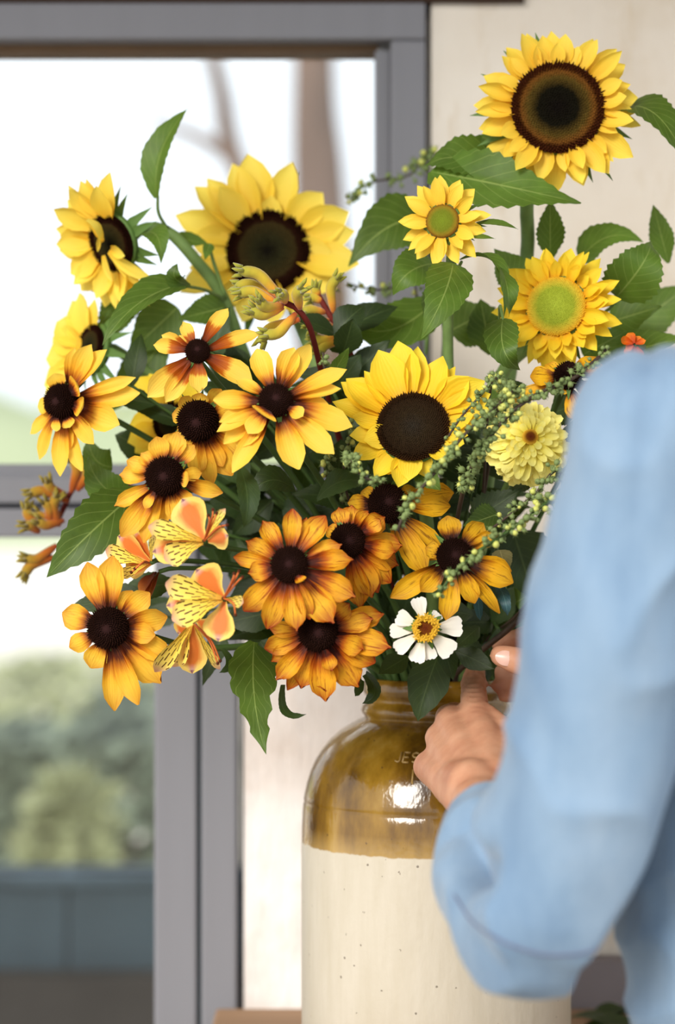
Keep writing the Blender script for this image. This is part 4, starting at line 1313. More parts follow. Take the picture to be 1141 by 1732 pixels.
# ------------------------------------------------------------------ green bud spikes
v, f = lathe_vf([(0, -1), (.6, -.8), (.95, -.3), (1, .2), (.7, .75), (0, 1.02)], 8)
BUD_Y = mesh_of('bud', v, f, MAT['bud'])
BUD_G = mesh_of('bud', v, f, MAT['bud_green'])
def spike(label, path, r0, r1, n_b, lens, stem_r=0.0018, spread=15, ripe=0.5, via=None, tail=True, mat='stem_brown'):
    r0, r1, n_b, spread, ripe = r0 * 0.82, r1 * 0.82, int(n_b * 1.5), spread * 1.25, ripe * 0.55
    """path runs from the tip inwards: (px, py, Y)"""
    pts = [P(*q) for q in path]
    m = mouth_point(path[-1][0], path[-1][1], Y=path[-1][2])
    base = foot_point(m)
    t = thing('bud_spike', label, 'bud spike', base, 'green bud spikes')
    stem_later('stem', pts + [m + Vector((0, 0, .02)), m - Vector((0, 0, .03)), base], stem_r * 0.7, stem_r * 1.3, MAT[mat], t, lens * sum((b_ - a_).length for a_, b_ in zip(pts, pts[1:])), 6)
    cl = catmull(pts, 10)
    seglen = [0.0]
    for a, b in zip(cl, cl[1:]):
        seglen.append(seglen[-1] + (b - a).length)
    use = seglen[-1] * lens
    bv, bf = [], []
    for i in range(n_b):
        ncl = max(3, int(use / S(26, 2.0)))
        d = use * min(0.999, max(0.0, (rnd.randrange(ncl) + 0.5 + rnd.gauss(0, 0.22)) / ncl))
        k = max(j for j in range(len(seglen)) if seglen[j] <= d)
        k = min(k, len(cl) - 2)
        p = cl[k].lerp(cl[k + 1], min(1, (d - seglen[k]) / max(1e-6, seglen[k + 1] - seglen[k])))
        q = d / use
        e = Vector((rnd.uniform(-1, 1), rnd.uniform(-1, 0.45), rnd.uniform(-1, 1))).normalized()
        sp = S(spread, p.y) * lerp(0.55, 1.0, min(1, q * 1.6)) * rnd.uniform(.4, 1.0)
        c = p + e * sp
        r = S(lerp(r0, r1, q), p.y) * rnd.uniform(.7, 1.2)
        M = Matrix.Translation(c) @ e.to_track_quat('Z', 'Y').to_matrix().to_4x4() @ Matrix.Diagonal((r, r, r * 1.1, 1))
        put('bud', BUD_Y if rnd.random() < ripe * lerp(.3, 1.3, q) else BUD_G, t, M)
        tube_vf([p, p + e * sp * .8], [0.0007, 0.0006], 4, bv, bf)
        for k2 in range(5):
            g = (e + Vector((rnd.uniform(-1, 1), rnd.uniform(-1, 1), rnd.uniform(-1, 1))) * 0.9).normalized()
            o_ = g.orthogonal().normalized() * r * .35
            n0 = len(bv)
            c2 = c - e * r * 0.6
            bv += [c2 - o_, c2 + o_, c2 + g * r * 2.6]
            bf.append((n0, n0 + 1, n0 + 2))
    put_w('bracts', bv, bf, MAT['bud_green'], t, smooth=False, kind='stuff')
    return t
spike('long green bud spike whose tip reaches the denim shoulder, crossing the pale yellow zinnia', [(1028, 588, 2.03), (1000, 615, 2.02), (960, 645, 2.01), (905, 668, 2.0), (850, 712, 1.99), (800, 785, 2.02), (772, 870, 2.1), (760, 980, 2.2)], 5, 7, 95, 0.55, 0.0024, 15, 0.15)
spike('arching green bud spike with swollen yellow buds, over the amber daisy cone', [(672, 898, 1.97), (692, 850, 1.97), (735, 800, 1.97), (785, 735, 1.98), (835, 690, 1.985), (860, 668, 1.995), (866, 660, 2.03), (846, 672, 2.11), (830, 760, 2.17), (800, 950, 2.22)], 7, 6, 95, 0.62, 0.0018, 16, 0.6)
spike('thin green bud spike running beside the middle sunflower towards the pale zinnia', [(758, 738, 2.02), (782, 702, 2.025), (806, 676, 2.025), (828, 650, 2.025), (840, 640, 2.06), (822, 672, 2.13), (815, 900, 2.2)], 4, 6, 40, 0.42, 0.0015, 13, 0.3)
spike('short curled green bud sprig below the petals of the middle sunflower', [(650, 816, 1.985), (626, 812, 1.985), (604, 800, 1.985), (596, 780, 1.99), (582, 784, 2.06), (574, 810, 2.14), (640, 980, 2.2)], 5, 6, 34, 0.22, 0.0014, 12, 0.2)
spike('green bud spike lying across the amber daisy towards the sleeve', [(738, 1012, 1.96), (765, 972, 1.96), (805, 935, 1.96), (850, 905, 1.97), (900, 870, 1.99), (935, 850, 2.01), (945, 930, 2.07), (925, 1000, 2.12), (882, 1050, 2.165)], 5.5, 7.5, 85, 0.62, 0.0020, 15, 0.75, mat='stem_dark')
spike('upper green bud spike parallel to the one on the amber daisy, entering behind the sleeve', [(826, 898, 2.03), (865, 868, 2.02), (905, 835, 2.02), (945, 795, 2.03), (950, 900, 2.07), (900, 1030, 2.13)], 5, 6, 46, 0.55, 0.0016, 15, 0.5)
spike('blurred sprig of yellow buds before the window stile, behind the small sunflower', [(592, 345, 2.42), (606, 320, 2.42), (640, 305, 2.42), (690, 298, 2.42), (735, 262, 2.42), (750, 400, 2.40), (745, 800, 2.36)], 6, 7, 44, 0.42, 0.0016, 15, 0.6)
spike('faint bud sprig between the kangaroo paw and the dark leaves', [(590, 480, 2.36), (620, 488, 2.36), (660, 490, 2.36), (700, 470, 2.36), (720, 700, 2.34)], 5, 6, 22, 0.4, 0.0014, 12, 0.5)
spike('tiny bud sprig in the shade behind the big clear yellow daisy', [(546, 596, 2.085), (550, 640, 2.09), (548, 700, 2.10), (552, 770, 2.13), (560, 840, 2.18)], 5, 6, 26, 0.8, 0.0014, 12, 0.5)
spike('small bud sprig in the dark hollow right of the clear yellow daisy', [(592, 690, 2.12), (590, 740, 2.12), (582, 790, 2.13), (576, 840, 2.16), (610, 950, 2.2)], 5, 6, 22, 0.6, 0.0014, 13, 0.5)

# ------------------------------------------------------------------ person
def capsule_vf(a, b, ra, rb, verts, faces, seg=14, sq=None):
    """tapered capsule; sq = (axis vector, factor) flattens it"""
    n_cap = 4
    d = b - a
    Lx = d.length
    T = d.normalized() if Lx > 1e-6 else Vector((0, 0, 1))
    path, rad = [], []
    for i in range(n_cap, 0, -1):
        an = i / n_cap * math.pi / 2 * 0.97
        path.append(a - T * ra * math.sin(an)); rad.append(ra * math.cos(an))
    path.append(a); rad.append(ra)
    path.append(b); rad.append(rb)
    for i in range(1, n_cap + 1):
        an = i / n_cap * math.pi / 2 * 0.97
        path.append(b + T * rb * math.sin(an)); rad.append(rb * math.cos(an))
    n0 = len(verts)
    tube_vf(path, rad, seg, verts, faces)
    if sq:
        ax, k = sq
        ax = ax.normalized()
        for i in range(n0, len(verts)):
            v = verts[i]
            t = max(0, min(1, (v - a).dot(d) / max(1e-9, d.length_squared)))
            c = a + d * t
            verts[i] = v - ax * ((v - c).dot(ax) * (1 - k))

def chain_vf(pts, verts, faces, seg=14):
    for (a, ra), (b, rb) in zip(pts, pts[1:]):
        capsule_vf(a, b, ra, rb, verts, faces, seg)

def ellipse_loft(rows, verts, faces, seg=24):
    n0 = len(verts)
    for (c, hx, hy) in rows:
        for k in range(seg):
            a = 2 * math.pi * k / seg
            verts.append(c + Vector((hx * math.cos(a), hy * math.sin(a), 0)))
    for i in range(len(rows) - 1):
        for k in range(seg):
            a = n0 + i * seg + k; b = n0 + i * seg + (k + 1) % seg
            faces.append((a, b, b + seg, a + seg))
    faces.append(tuple(n0 + k for k in reversed(range(seg))))
    faces.append(tuple(n0 + (len(rows) - 1) * seg + k for k in range(seg)))

def fuse(name, verts, faces, voxel, smooth_it, factor=0.5):
    me = mesh_of(name, verts, faces)
    o = bpy.data.objects.new(name + '_tmp', me)
    COL.objects.link(o)
    m = o.modifiers.new('r', 'REMESH'); m.mode = 'VOXEL'; m.voxel_size = voxel
    s = o.modifiers.new('s', 'SMOOTH'); s.iterations = smooth_it; s.factor = factor
    dg = bpy.context.evaluated_depsgraph_get()
    out = bpy.data.meshes.new_from_object(o.evaluated_get(dg))
    bpy.data.objects.remove(o)
    out.name = name
    out.polygons.foreach_set('use_smooth', [True] * len(out.polygons))
    return out

def skin_mat():
    t = NT('warm_skin')
    o = t.coords('Object')
    n1 = t.noise(o, 40.0, 4.0, 0.55)
    n2 = t.noise(o, 400.0, 3.0, 0.6)
    col = t.ramp(n1, [(0.3, lin(178, 122, 94)), (0.55, lin(194, 142, 112)), (0.75, lin(204, 154, 124))])
    t.base(col, 0.5, 0.3)
    t.b.inputs['Subsurface Weight'].default_value = 0.12
    t.b.inputs['Subsurface Radius'].default_value = (0.8, 0.3, 0.2)
    t.b.inputs['Subsurface Scale'].default_value = 0.01
    t.bump(t.math('ADD', t.math('MULTIPLY', n1, 0.6), t.math('MULTIPLY', n2, 0.4)), 0.15, 0.001)
    return t.m
def denim_mat():
    t = NT('pale_blue_denim')
    o = t.coords('Object')
    n1 = t.noise(t.mapping(o, (1.0, 1.0, 0.35)), 14.0, 5.0, 0.6)
    wv = t.n('ShaderNodeTexWave'); wv.inputs['Scale'].default_value = 700.0
    t.l(o, wv.inputs['Vector'])
    nf = t.noise(t.mapping(o, (1, 1, 0.2)), 500.0, 3.0)
    col = t.ramp(n1, [(0.3, lin(104, 130, 158)), (0.5, lin(128, 152, 176)), (0.72, lin(148, 168, 188))])
    col = t.mix(t.math('MULTIPLY', nf, 0.22), col, lin(92, 122, 156))
    t.base(col, 0.85, 0.15)
    t.b.inputs['Sheen Weight'].default_value = 0.25
    t.bump(t.math('ADD', n1, nf), 0.3, 0.002)
    return t.m
M_SKIN = skin_mat()
M_DENIM = denim_mat()

def Q(px, py, Y, r):
    return (P(px, py, Y), S(r, Y))

sv, sf = [], []
# left sleeve, shoulder to elbow to cuff
LA = [Q(1135, 735, 1.58, 150), Q(1092, 880, 1.58, 150), Q(1050, 1050, 1.58, 148), Q(1000, 1250, 1.59, 143), Q(955, 1400, 1.60, 140), Q(915, 1520, 1.61, 132), Q(893, 1590, 1.62, 106)]
chain_vf(LA, sv, sf, 24)
FA = [Q(893, 1588, 1.62, 106), Q(860, 1490, 1.70, 108), Q(838, 1424, 1.78, 86), Q(832, 1402, 1.81, 72)]
chain_vf(FA, sv, sf, 20)
# right sleeve
RS, RE, RW = Vector((0.56, 1.62, 1.33)), Vector((0.52, 1.86, 1.09)), Vector((0.325, 1.97, 1.13))
chain_vf([(RS, 0.065), (RS.lerp(RE, .5), 0.06), (RE, 0.055), (RW, 0.045)], sv, sf, 18)
# torso
rows = []
for (z, lx, rx, hy, cy) in ((0.56, .220, .600, .125, 1.71), (0.70, .216, .598, .125, 1.71), (0.86, .212, .592, .120, 1.71), (0.93, .206, .590, .118, 1.71), (0.99, .199, .588, .118, 1.71), (1.05, .205, .578, .118, 1.70),
                            (1.15, .228, .570, .118, 1.69), (1.25, .236, .572, .115, 1.66), (1.33, .230, .580, .105, 1.61), (1.385, .250, .560, .085, 1.59), (1.42, .300, .500, .065, 1.60), (1.445, .335, .460, .055, 1.60)):
    rows.append((Vector(((lx + rx) / 2, cy, z)), (rx - lx) / 2, hy))
ellipse_loft(rows, sv, sf, 36)
shirt = fuse('shirt', sv, sf, 0.0045, 8)
# cloth folds
ax0, ax1 = LA[0][0], LA[-1][0]
dent_c = P(797, 1455, 1.655)
arm_d = (ax1 - ax0).normalized()
shirt.update()
nrm = [Vector(v.normal) for v in shirt.vertices]
for v, n in zip(shirt.vertices, nrm):
    p = v.co
    t = (p - ax0).dot(arm_d)
    w = noise.noise(Vector((p.x * 9 + t * 5, p.y * 9, t * 6))) * 0.008
    w += noise.noise(Vector((p.x * 26 - t * 10, p.y * 22, t * 13 + 5))) * 0.0035
    rd = 1 - abs(noise.noise(Vector((p.x * 14 + t * 9, p.y * 10 + 3, t * 9 - p.x * 6))))
    w += (rd ** 4) * 0.007
    if p.x > 0.235 and p.y < 1.85:
        w *= 0.45
    d = p - dent_c
    e = ((d.x - 0.15 * d.z) / 0.0075) ** 2 + (d.z / 0.017) ** 2
    if e < 9 and p.y < 1.72:
        w -= 0.032 * math.exp(-e)
    # shoulder seam: a shallow groove round the armhole
    sx = p.x - (0.192 + 0.012 * math.sin((p.z - 1.3) * 14))
    if p.z > 1.24 and abs(sx) < 0.03:
        w -= 0.004 * math.exp(-(sx / 0.006) ** 2) * min(1, (p.z - 1.24) * 10)
    v.co = p + n * w
shirt.materials.append(M_DENIM)
shirt.update()

# body: arms, hands, trunk core, neck and head in one skin
bv, bf = [], []
def Hh(px, py, Y, r): return (P(px, py, Y), S(r, Y))
wrist = Hh(806, 1352, 1.935, 47)
chain_vf([(LA[1][0] + Vector((0.0, 0, 0)), 0.036), (LA[-1][0] + Vector((0, 0, 0.008)), 0.027), (FA[1][0] + Vector((0.012, 0.012, 0)), 0.021), (wrist[0], wrist[1])], bv, bf, 14)
K2, K3, K4, K5 = Hh(803, 1203, 2.085, 25), Hh(757, 1213, 2.10, 23), Hh(742, 1248, 2.09, 25), Hh(725, 1296, 2.072, 28)
wr = [Hh(838, 1318, 1.95, 38), Hh(818, 1335, 1.94, 40), Hh(800, 1350, 1.94, 40), Hh(785, 1352, 1.945, 36)]
for w_, k_ in zip(wr, (K2, K3, K4, K5)):
    mid_ = (w_[0].lerp(k_[0], .55) + Vector((0, -0.004, 0.002)), (w_[1] + k_[1]) / 2 * 1.0)
    chain_vf([w_, mid_, k_], bv, bf, 14)
for a, b in ((K2, K3), (K3, K4), (K4, K5)):
    a2 = (a[0].lerp(P(810, 1340, 1.945), .15), a[1] * .92); b2 = (b[0].lerp(P(810, 1340, 1.945), .10), b[1] * .92)
    chain_vf([a2, b2], bv, bf, 12)
    a3 = (a[0].lerp(P(812, 1340, 1.94), .5), S(33, 2.015)); b3 = (b[0].lerp(P(805, 1340, 1.94), .5), S(33, 2.015))
    chain_vf([a3, b3], bv, bf, 12)
chain_vf([wrist, Hh(800, 1330, 1.945, 48), Hh(775, 1320, 1.98, 38)], bv, bf, 14)
# index raised against the stems; middle, ring and little curl round the jar shoulder
chain_vf([K2, Hh(801, 1175, 2.115, 23), Hh(800, 1160, 2.135, 23), Hh(802, 1142, 2.168, 19), Hh(804, 1132, 2.192, 16)], bv, bf, 14)
chain_vf([K3, Hh(768, 1205, 2.15, 19), Hh(800, 1215, 2.182, 17), Hh(822, 1232, 2.176, 15)], bv, bf, 12)
chain_vf([K4, Hh(748, 1252, 2.138, 19), Hh(780, 1258, 2.157, 17), Hh(806, 1266, 2.158, 15)], bv, bf, 12)
chain_vf([K5, Hh(742, 1294, 2.118, 18), Hh(774, 1294, 2.141, 15), Hh(798, 1296, 2.142, 13)], bv, bf, 12)
# thumb from the side of the palm
chain_vf([Hh(842, 1310, 1.96, 34), Hh(862, 1262, 2.005, 28), Hh(882, 1232, 2.055, 22), Hh(880, 1205, 2.10, 17)], bv, bf, 14)
chain_vf([Hh(868, 1245, 2.02, 20), Hh(818, 1204, 2.08, 18)], bv, bf, 12)
# right arm and hand
rw = (P(1000, 1150, 2.03), 0.026)
chain_vf([(RS, 0.048), (RE, 0.038), (RW, 0.030), rw], bv, bf, 14)
rk = [Hh(950, 1090, 2.09, 20), Hh(946, 1118, 2.11, 20), Hh(945, 1145, 2.115, 20), Hh(946, 1170, 2.11, 18)]
for k_ in rk:
    chain_vf([rw, k_], bv, bf, 12)
chain_vf([rk[0], rk[1], rk[2], rk[3]], bv, bf, 12)
chain_vf([rk[0], Hh(905, 1068, 2.125, 17), Hh(868, 1080, 2.14, 15), Hh(842, 1092, 2.145, 13)], bv, bf, 12)
chain_vf([rk[1], Hh(900, 1100, 2.14, 17), Hh(868, 1124, 2.15, 15), Hh(846, 1136, 2.15, 13)], bv, bf, 12)
chain_vf([rk[2], Hh(900, 1135, 2.145, 17), Hh(866, 1150, 2.15, 15), Hh(842, 1160, 2.145, 13)], bv, bf, 12)
chain_vf([rk[3], Hh(902, 1170, 2.14, 16), Hh(872, 1176, 2.145, 14), Hh(852, 1178, 2.14, 12)], bv, bf, 12)
chain_vf([rw, Hh(955, 1140, 2.055, 28), Hh(900, 1125, 2.06, 25), Hh(874, 1118, 2.065, 24.5), Hh(846, 1109, 2.07, 19)], bv, bf, 14)
# trunk core, neck, head turned to the flowers
chain_vf([(Vector((.40, 1.70, .60)), .09), (Vector((.40, 1.70, 1.0)), .085), (Vector((.40, 1.64, 1.30)), .06), (Vector((.395, 1.605, 1.42)), .050), (Vector((.385, 1.615, 1.50)), .05)], bv, bf, 20)
chain_vf([(LA[1][0], .036), (LA[0][0] + Vector((0.03, 0.01, 0)), .035), (Vector((.40, 1.61, 1.34)), .05), (RS, .045)], bv, bf, 14)
hc = Vector((.375, 1.635, 1.585))
fwd = Vector((-0.45, 0.85, -0.25)).normalized()
capsule_vf(hc - fwd * 0.02 + Vector((0, 0, .03)), hc + fwd * 0.02 + Vector((0, 0, .03)), .078, .074, bv, bf, 20)
capsule_vf(hc + fwd * 0.02, hc + fwd * 0.04 + Vector((0, 0, -.055)), .062, .036, bv, bf, 16)
side = fwd.cross(Vector((0, 0, 1))).normalized()
capsule_vf(hc + fwd * .088 + Vector((0, 0, .015)), hc + fwd * .108 + Vector((0, 0, -.018)), .009, .013, bv, bf, 10)      # nose
capsule_vf(hc + fwd * .080 - side * .018 + Vector((0, 0, -.045)), hc + fwd * .080 + side * .018 + Vector((0, 0, -.045)), .008, .008, bv, bf, 10)   # lips
for s in (-1, 1):
    capsule_vf(hc + side * s * .076 + Vector((0, 0, .02)), hc + side * s * .078 - fwd * .008 + Vector((0, 0, -.018)), .012, .009, bv, bf, 10)       # ears
    capsule_vf(hc + fwd * .075 + side * s * .018 + Vector((0, 0, .035)), hc + fwd * .072 + side * s * .045 + Vector((0, 0, .034)), .010, .010, bv, bf, 10)  # brows
# jeans-clad hips end the figure on the floor
body = fuse('body', bv, bf, 0.0026, 9)
# knuckle dimples, tendons and finger creases
body.update()
nrm = [Vector(v.normal) for v in body.vertices]
tend = [(wr[i][0], k_[0]) for i, k_ in enumerate((K2, K3, K4, K5))]
for v, n in zip(body.vertices, nrm):
    p = v.co
    if p.y < 1.86 or p.x > 0.16:
        continue
    w = 0.0
    for a, b in tend:
        d = b - a
        t = (p - a).dot(d) / d.length_squared
        if 0.25 < t < 1.05:
            q = (p - a - d * t)
            dist = math.hypot(q.x, q.z)
            w += 0.0012 * math.exp(-(dist / 0.0045) ** 2) * min(1, (t - .25) * 3)
    q = p - P(800, 1162, 2.135)
    if abs(q.x) < 0.016 and abs(q.z) < 0.03:
        w += 0.0006 * math.sin(q.z * 1900) * math.exp(-(q.z / 0.010) ** 2)
    w += 0.0004 * noise.noise(p * 60)
    v.co = p + n * w
body.materials.append(M_SKIN)

PER = thing('person', 'person in a pale blue denim shirt reaching both hands to the jar mouth', 'person', (0.40, 1.70, 0.0))
body_o = put('body', body, PER)
shirt_o = put('shirt', shirt, PER, label='pale blue denim shirt with rolled sleeve and stitched seam')
# trousers and shoes
M_TROUSER = simple_mat('dark_cotton_trousers', lin(60, 62, 72), 0.85, 0.15, 0.2, 40, 0.2)
tv, tf = [], []
for s in (-1, 1):
    chain_vf([(Vector((.40 + s * .085, 1.71, .80)), .08), (Vector((.40 + s * .10, 1.72, .48)), .075), (Vector((.40 + s * .10, 1.70, .10)), .055)], tv, tf, 20)
put('trousers', fuse('trousers', tv, tf, 0.012, 4), PER).data.materials.append(M_TROUSER)
M_SHOE = simple_mat('brown_leather_shoe', lin(96, 66, 44), 0.5, 0.4, 0.2, 30)
for s in (-1, 1):
    hv_, hf_ = [], []
    capsule_vf(Vector((.40 + s * .10, 1.67, .046)), Vector((.40 + s * .105, 1.84, .036)), .045, .034, hv_, hf_, 16)
    put('shoe', fuse('shoe', hv_, hf_, 0.008, 3), PER).data.materials.append(M_SHOE)
# hair: cap and tied-back lengths
M_HAIR = simple_mat('dark_brown_hair', lin(58, 42, 34), 0.5, 0.4, 0.4, 60, 0.4, stretch=(1, 1, 0.1))
hv_, hf_ = [], []
capsule_vf(hc - fwd * .028 + Vector((0, 0, .045)), hc + fwd * .008 + Vector((0, 0, .055)), .086, .078, hv_, hf_, 20)
capsule_vf(hc - fwd * .08 + Vector((0, 0, .0)), hc - fwd * .075 + Vector((.01, 0, -.13)), .04, .018, hv_, hf_, 14)
put('hair', fuse('hair', hv_, hf_, 0.006, 4), PER).data.materials.append(M_HAIR)

# thumb nails
def nail(c, d, up, L_, W_):
    d = d.normalized(); up = (up - d * up.dot(d)).normalized(); s = d.cross(up)
    verts, faces = [], []
    for i in range(7):
        for j in range(7):
            u, v_ = -1 + 2 * i / 6, -1 + 2 * j / 6
            m = math.sqrt(max(0, 1 - 0.5 * v_ * v_)); m2 = math.sqrt(max(0, 1 - 0.5 * u * u))
            verts.append(c + d * (u * m * L_) + s * (v_ * m2 * W_) + up * (-0.0022 * v_ * v_ - 0.001 * u * u))
    for i in range(6):
        for j in range(6):
            a = i * 7 + j
            faces.append((a, a + 7, a + 8, a + 1))
    o = put_w('fingernail', verts, faces, M_NAIL, body_o)
    o['label'] = 'pale pink thumbnail'
M_NAIL = simple_mat('pink_fingernail', lin(224, 182, 166), 0.3, 0.5, 0.08, 60)
shirt_bvh = BVHTree.FromPolygons([v.co for v in shirt.vertices], [p.vertices for p in shirt.polygons])
body_bvh = BVHTree.FromPolygons([v.co for v in body.vertices], [p.vertices for p in body.polygons])
loc, nn, idx, dist = body_bvh.find_nearest(P(844, 1110, 2.045))
nail(loc + nn * 0.0012, P(846, 1109, 2.07) - P(900, 1121, 2.065), nn, S(18, 2.06), S(13, 2.06))

# stitched seam round the elbow of the sleeve, on the cloth itself
sv2, sf2 = [], []
pts = catmull([P(772, 1520, 1.5), P(800, 1558, 1.5), P(850, 1592, 1.5), P(910, 1612, 1.5), P(965, 1614, 1.5), P(1010, 1606, 1.5)], 6)
for i, (a, b) in enumerate(zip(pts, pts[1:])):
    ha = shirt_bvh.find_nearest(a + Vector((0, 0.02, 0)))
    da = (b - a).normalized()
    hit = shirt_bvh.ray_cast(Vector((0, 0, CAMZ)), (a - Vector((0, 0, CAMZ))).normalized())
    if hit[0] is None:
        continue
    c = hit[0] + hit[1] * 0.0006
    tube_vf([c - da * 0.0035, c, c + da * 0.0035], [0.0004, 0.0011, 0.0004], 5, sv2, sf2)
put_w('seam_stitching', sv2, sf2, simple_mat('grey_thread', lin(112, 116, 140), 0.8), shirt_o, kind='stuff')


# ------------------------------------------------------------------ leaves of the sunflowers and daisies
def L(fl, b, t, w, Y, Y2=None, nrm=(0, -1, 0.25), mid=None, pet=None, **kw):
    Y2 = Y if Y2 is None else Y2
    m = P(*mid) if mid else None
    pe = [P(*q) for q in pet] if pet else None
    return leaf(fl.o if isinstance(fl, Flower) else fl, P(b[0], b[1], Y), P(t[0], t[1], Y2), S(w, Y), nrm, m, petiole=pe, **kw)

# profile sunflower
L(s3, (265, 335), (318, 183), 58, 2.24, 2.25, (-0.5, -0.8, 0.2), mid=(272, 258, 2.235), pet=[(268, 360, 2.25), (282, 386, 2.265)], mat='leaf', fold=0.5, kind='lance')
L(s3, (250, 392), (272, 446), 44, 2.22, 2.20, (0.2, -1, 0.3), mid=(268, 405, 2.20), pet=[(262, 388, 2.25), (280, 392, 2.265)], fold=0.3, kind='heart')
L(s3, (312, 480), (173, 585), 66, 2.19, 2.13, (-0.35, -0.9, 0.3), mid=(232, 515, 2.145), pet=[(345, 490, 2.24), (378, 505, 2.275)], mat='leaf', kind='heart', fold=0.4)
L(s3, (322, 482), (300, 446), 34, 2.19, 2.17, (-0.3, -0.9, 0.1), mid=(296, 470, 2.17), mat='leaf', kind='lance')
L(s3, (355, 412), (346, 440), 20, 2.25, 2.24, pet=[(360, 440, 2.26), (382, 505, 2.275)], kind='heart', mat='leaf')
L(s3, (285, 400), (352, 412), 34, 2.28, 2.28, (0, -0.8, 0.6), kind='lance', mat='leaf')
# side-on pale sunflower
L(s4, (215, 500), (172, 586), 70, 2.31, 2.29, (-0.2, -1, 0.2), kind='heart', mat='leaf')
L(s4, (300, 520), (215, 600), 90, 2.28, 2.30, (0, -1, 0.1), kind='heart', mat='leaf')
L(s4, (290, 560), (180, 700), 70, 2.30, 2.30, (0, -1, 0.1), kind='lance', mat='leaf')
L(s4, (190, 790), (150, 735), 60, 2.215, 2.22, (0, -1, 0.1), mid=(160, 775, 2.212), kind='heart', mat='leaf')
# big serrated leaf over the rail
L(s8, (240, 826), (78, 977), 92, 2.17, 2.12, (0.15, -1, 0.2), mid=(165, 890, 2.12), pet=[(300, 800, 2.22), (420, 850, 2.26)], mat='leaf', kind='lance', fold=0.25, serr=0.05)
L(s8, (215, 850), (150, 770), 66, 2.19, 2.19, (0, -1, 0.1), mid=(168, 815, 2.18), mat='leaf', kind='heart')
# large back sunflower
L(s2, (712, 372), (588, 452), 105, 2.30, 2.28, (0.1, -1, 0.25), mid=(650, 388, 2.28), pet=[(730, 400, 2.33), (720, 600, 2.34)], mat='leaf', kind='heart', fold=0.15)
L(s2, (735, 510), (583, 528), 92, 2.26, 2.24, (0, -0.9, 0.4), mid=(650, 560, 2.22), mat='leaf', kind='heart', fold=0.2, pet=[(750, 560, 2.3), (740, 700, 2.33)])
L(s2, (380, 520), (300, 540), 60, 2.27, 2.25, (0, -1, 0.3), mat='leaf', kind='heart')
# tall sunflower
L(s1, (872, 290), (715, 285), 105, 2.19, 2.19, (0.05, -0.8, 0.65), mid=(775, 266, 2.175), mat='leaf', kind='heart', fold=0.15, pet=[(885, 310, 2.18), (890, 340, 2.2)], serr=0.06)
L(s1, (728, 290), (982, 344), 112, 2.18, 2.15, (-0.15, -0.9, 0.45), mid=(860, 316, 2.145), mat='leaf', kind='heart', fold=0.2, serr=0.06)
L(s1, (872, 290), (800, 232), 62, 2.18, 2.20, (0, -1, 0.2), mid=(845, 245, 2.18), mat='leaf', kind='heart', serr=0.06)
L(s1, (1050, 185), (1165, 285), 86, 2.19, 2.14, (0.2, -0.8, 0.5), mid=(1110, 195, 2.15), mat='leaf', kind='heart', serr=0.05, pet=[(1010, 240, 2.2), (900, 330, 2.2)])
L(s1, (930, 440), (930, 338), 50, 2.22, 2.20, (0.1, -1, 0), mat='leaf', kind='lance', serr=0.05)
# small sunflower
L(s5, (766, 446), (711, 574), 82, 2.10, 2.05, (0.1, -1, 0.2), mid=(748, 505, 2.05), mat='leaf', kind='heart', fold=0.12, pet=[(764, 450, 2.13)], serr=0.03)
L(s5, (775, 392), (876, 388), 24, 2.12, 2.08, (0, -0.6, 0.8), mid=(825, 378, 2.09), mat='leaf', kind='lance', fold=0.3)
L(s5, (783, 398), (838, 404), 18, 2.10, 2.08, (0, -0.6, 0.8), mat='leaf', kind='lance')
L(s5, (732, 446), (664, 500), 74, 2.18, 2.16, (0, -1, 0.2), mid=(690, 462, 2.15), mat='leaf', kind='heart')
L(s5, (752, 490), (720, 556), 64, 2.2, 2.2, mat='leaf', kind='heart')
L(s5, (778, 440), (852, 535), 32, 2.12, 2.08, (0.5, -0.7, 0.5), mid=(838, 448, 2.08), mat='leaf', kind='lance', fold=0.6, pet=[(766, 470, 2.15)])
L(s5, (846, 452), (860, 536), 34, 2.08, 2.06, (0.4, -0.8, 0.3), mid=(858, 490, 2.05), mat='leaf', kind='lance', fold=0.5)
# lime-centred sunflower
L(s6, (850, 540), (880, 626), 60, 2.12, 2.10, (-0.1, -1, 0.1), mid=(852, 592, 2.08), mat='leaf', kind='heart', fold=0.3, pet=[(845, 520, 2.15), (848, 600, 2.2)])
L(s6, (760, 560), (838, 520), 90, 2.25, 2.25, (0, -1, 0.2), mat='leaf', kind='heart')
L(s6, (880, 480), (835, 420), 66, 2.2, 2.2, (0, -1, 0.2), mat='leaf', kind='heart')
L(s6, (830, 600), (812, 505), 70, 2.24, 2.24, (0.1, -1, 0), mat='leaf', kind='lance')
L(s6, (980, 440), (1088, 410), 70, 2.24, 2.22, (0, -0.8, 0.6), mid=(1030, 400, 2.22), mat='leaf', kind='heart', serr=0.04, pet=[(950, 470, 2.24), (900, 580, 2.22)])
L(s6, (1042, 502), (1100, 410), 96, 2.18, 2.18, (0.25, -1, 0.2), mid=(1085, 448, 2.15), mat='leaf', kind='heart', serr=0.05, pet=[(1020, 530, 2.2), (900, 600, 2.22)])
L(s6, (1130, 445), (1104, 346), 42, 2.25, 2.24, (-0.2, -1, 0.1), mat='leaf', kind='lance', serr=0.04)
L(s6, (1030, 545), (1118, 518), 78, 2.24, 2.22, (0, -0.9, 0.4), mat='leaf', kind='heart')
L(s6, (1060, 560), (1170, 480), 90, 2.28, 2.28, (0, -1, 0.3), mat='leaf', kind='heart')
L(s6, (1040, 600), (1160, 570), 70, 2.22, 2.18, (0, -0.9, 0.4), mat='leaf', kind='heart')
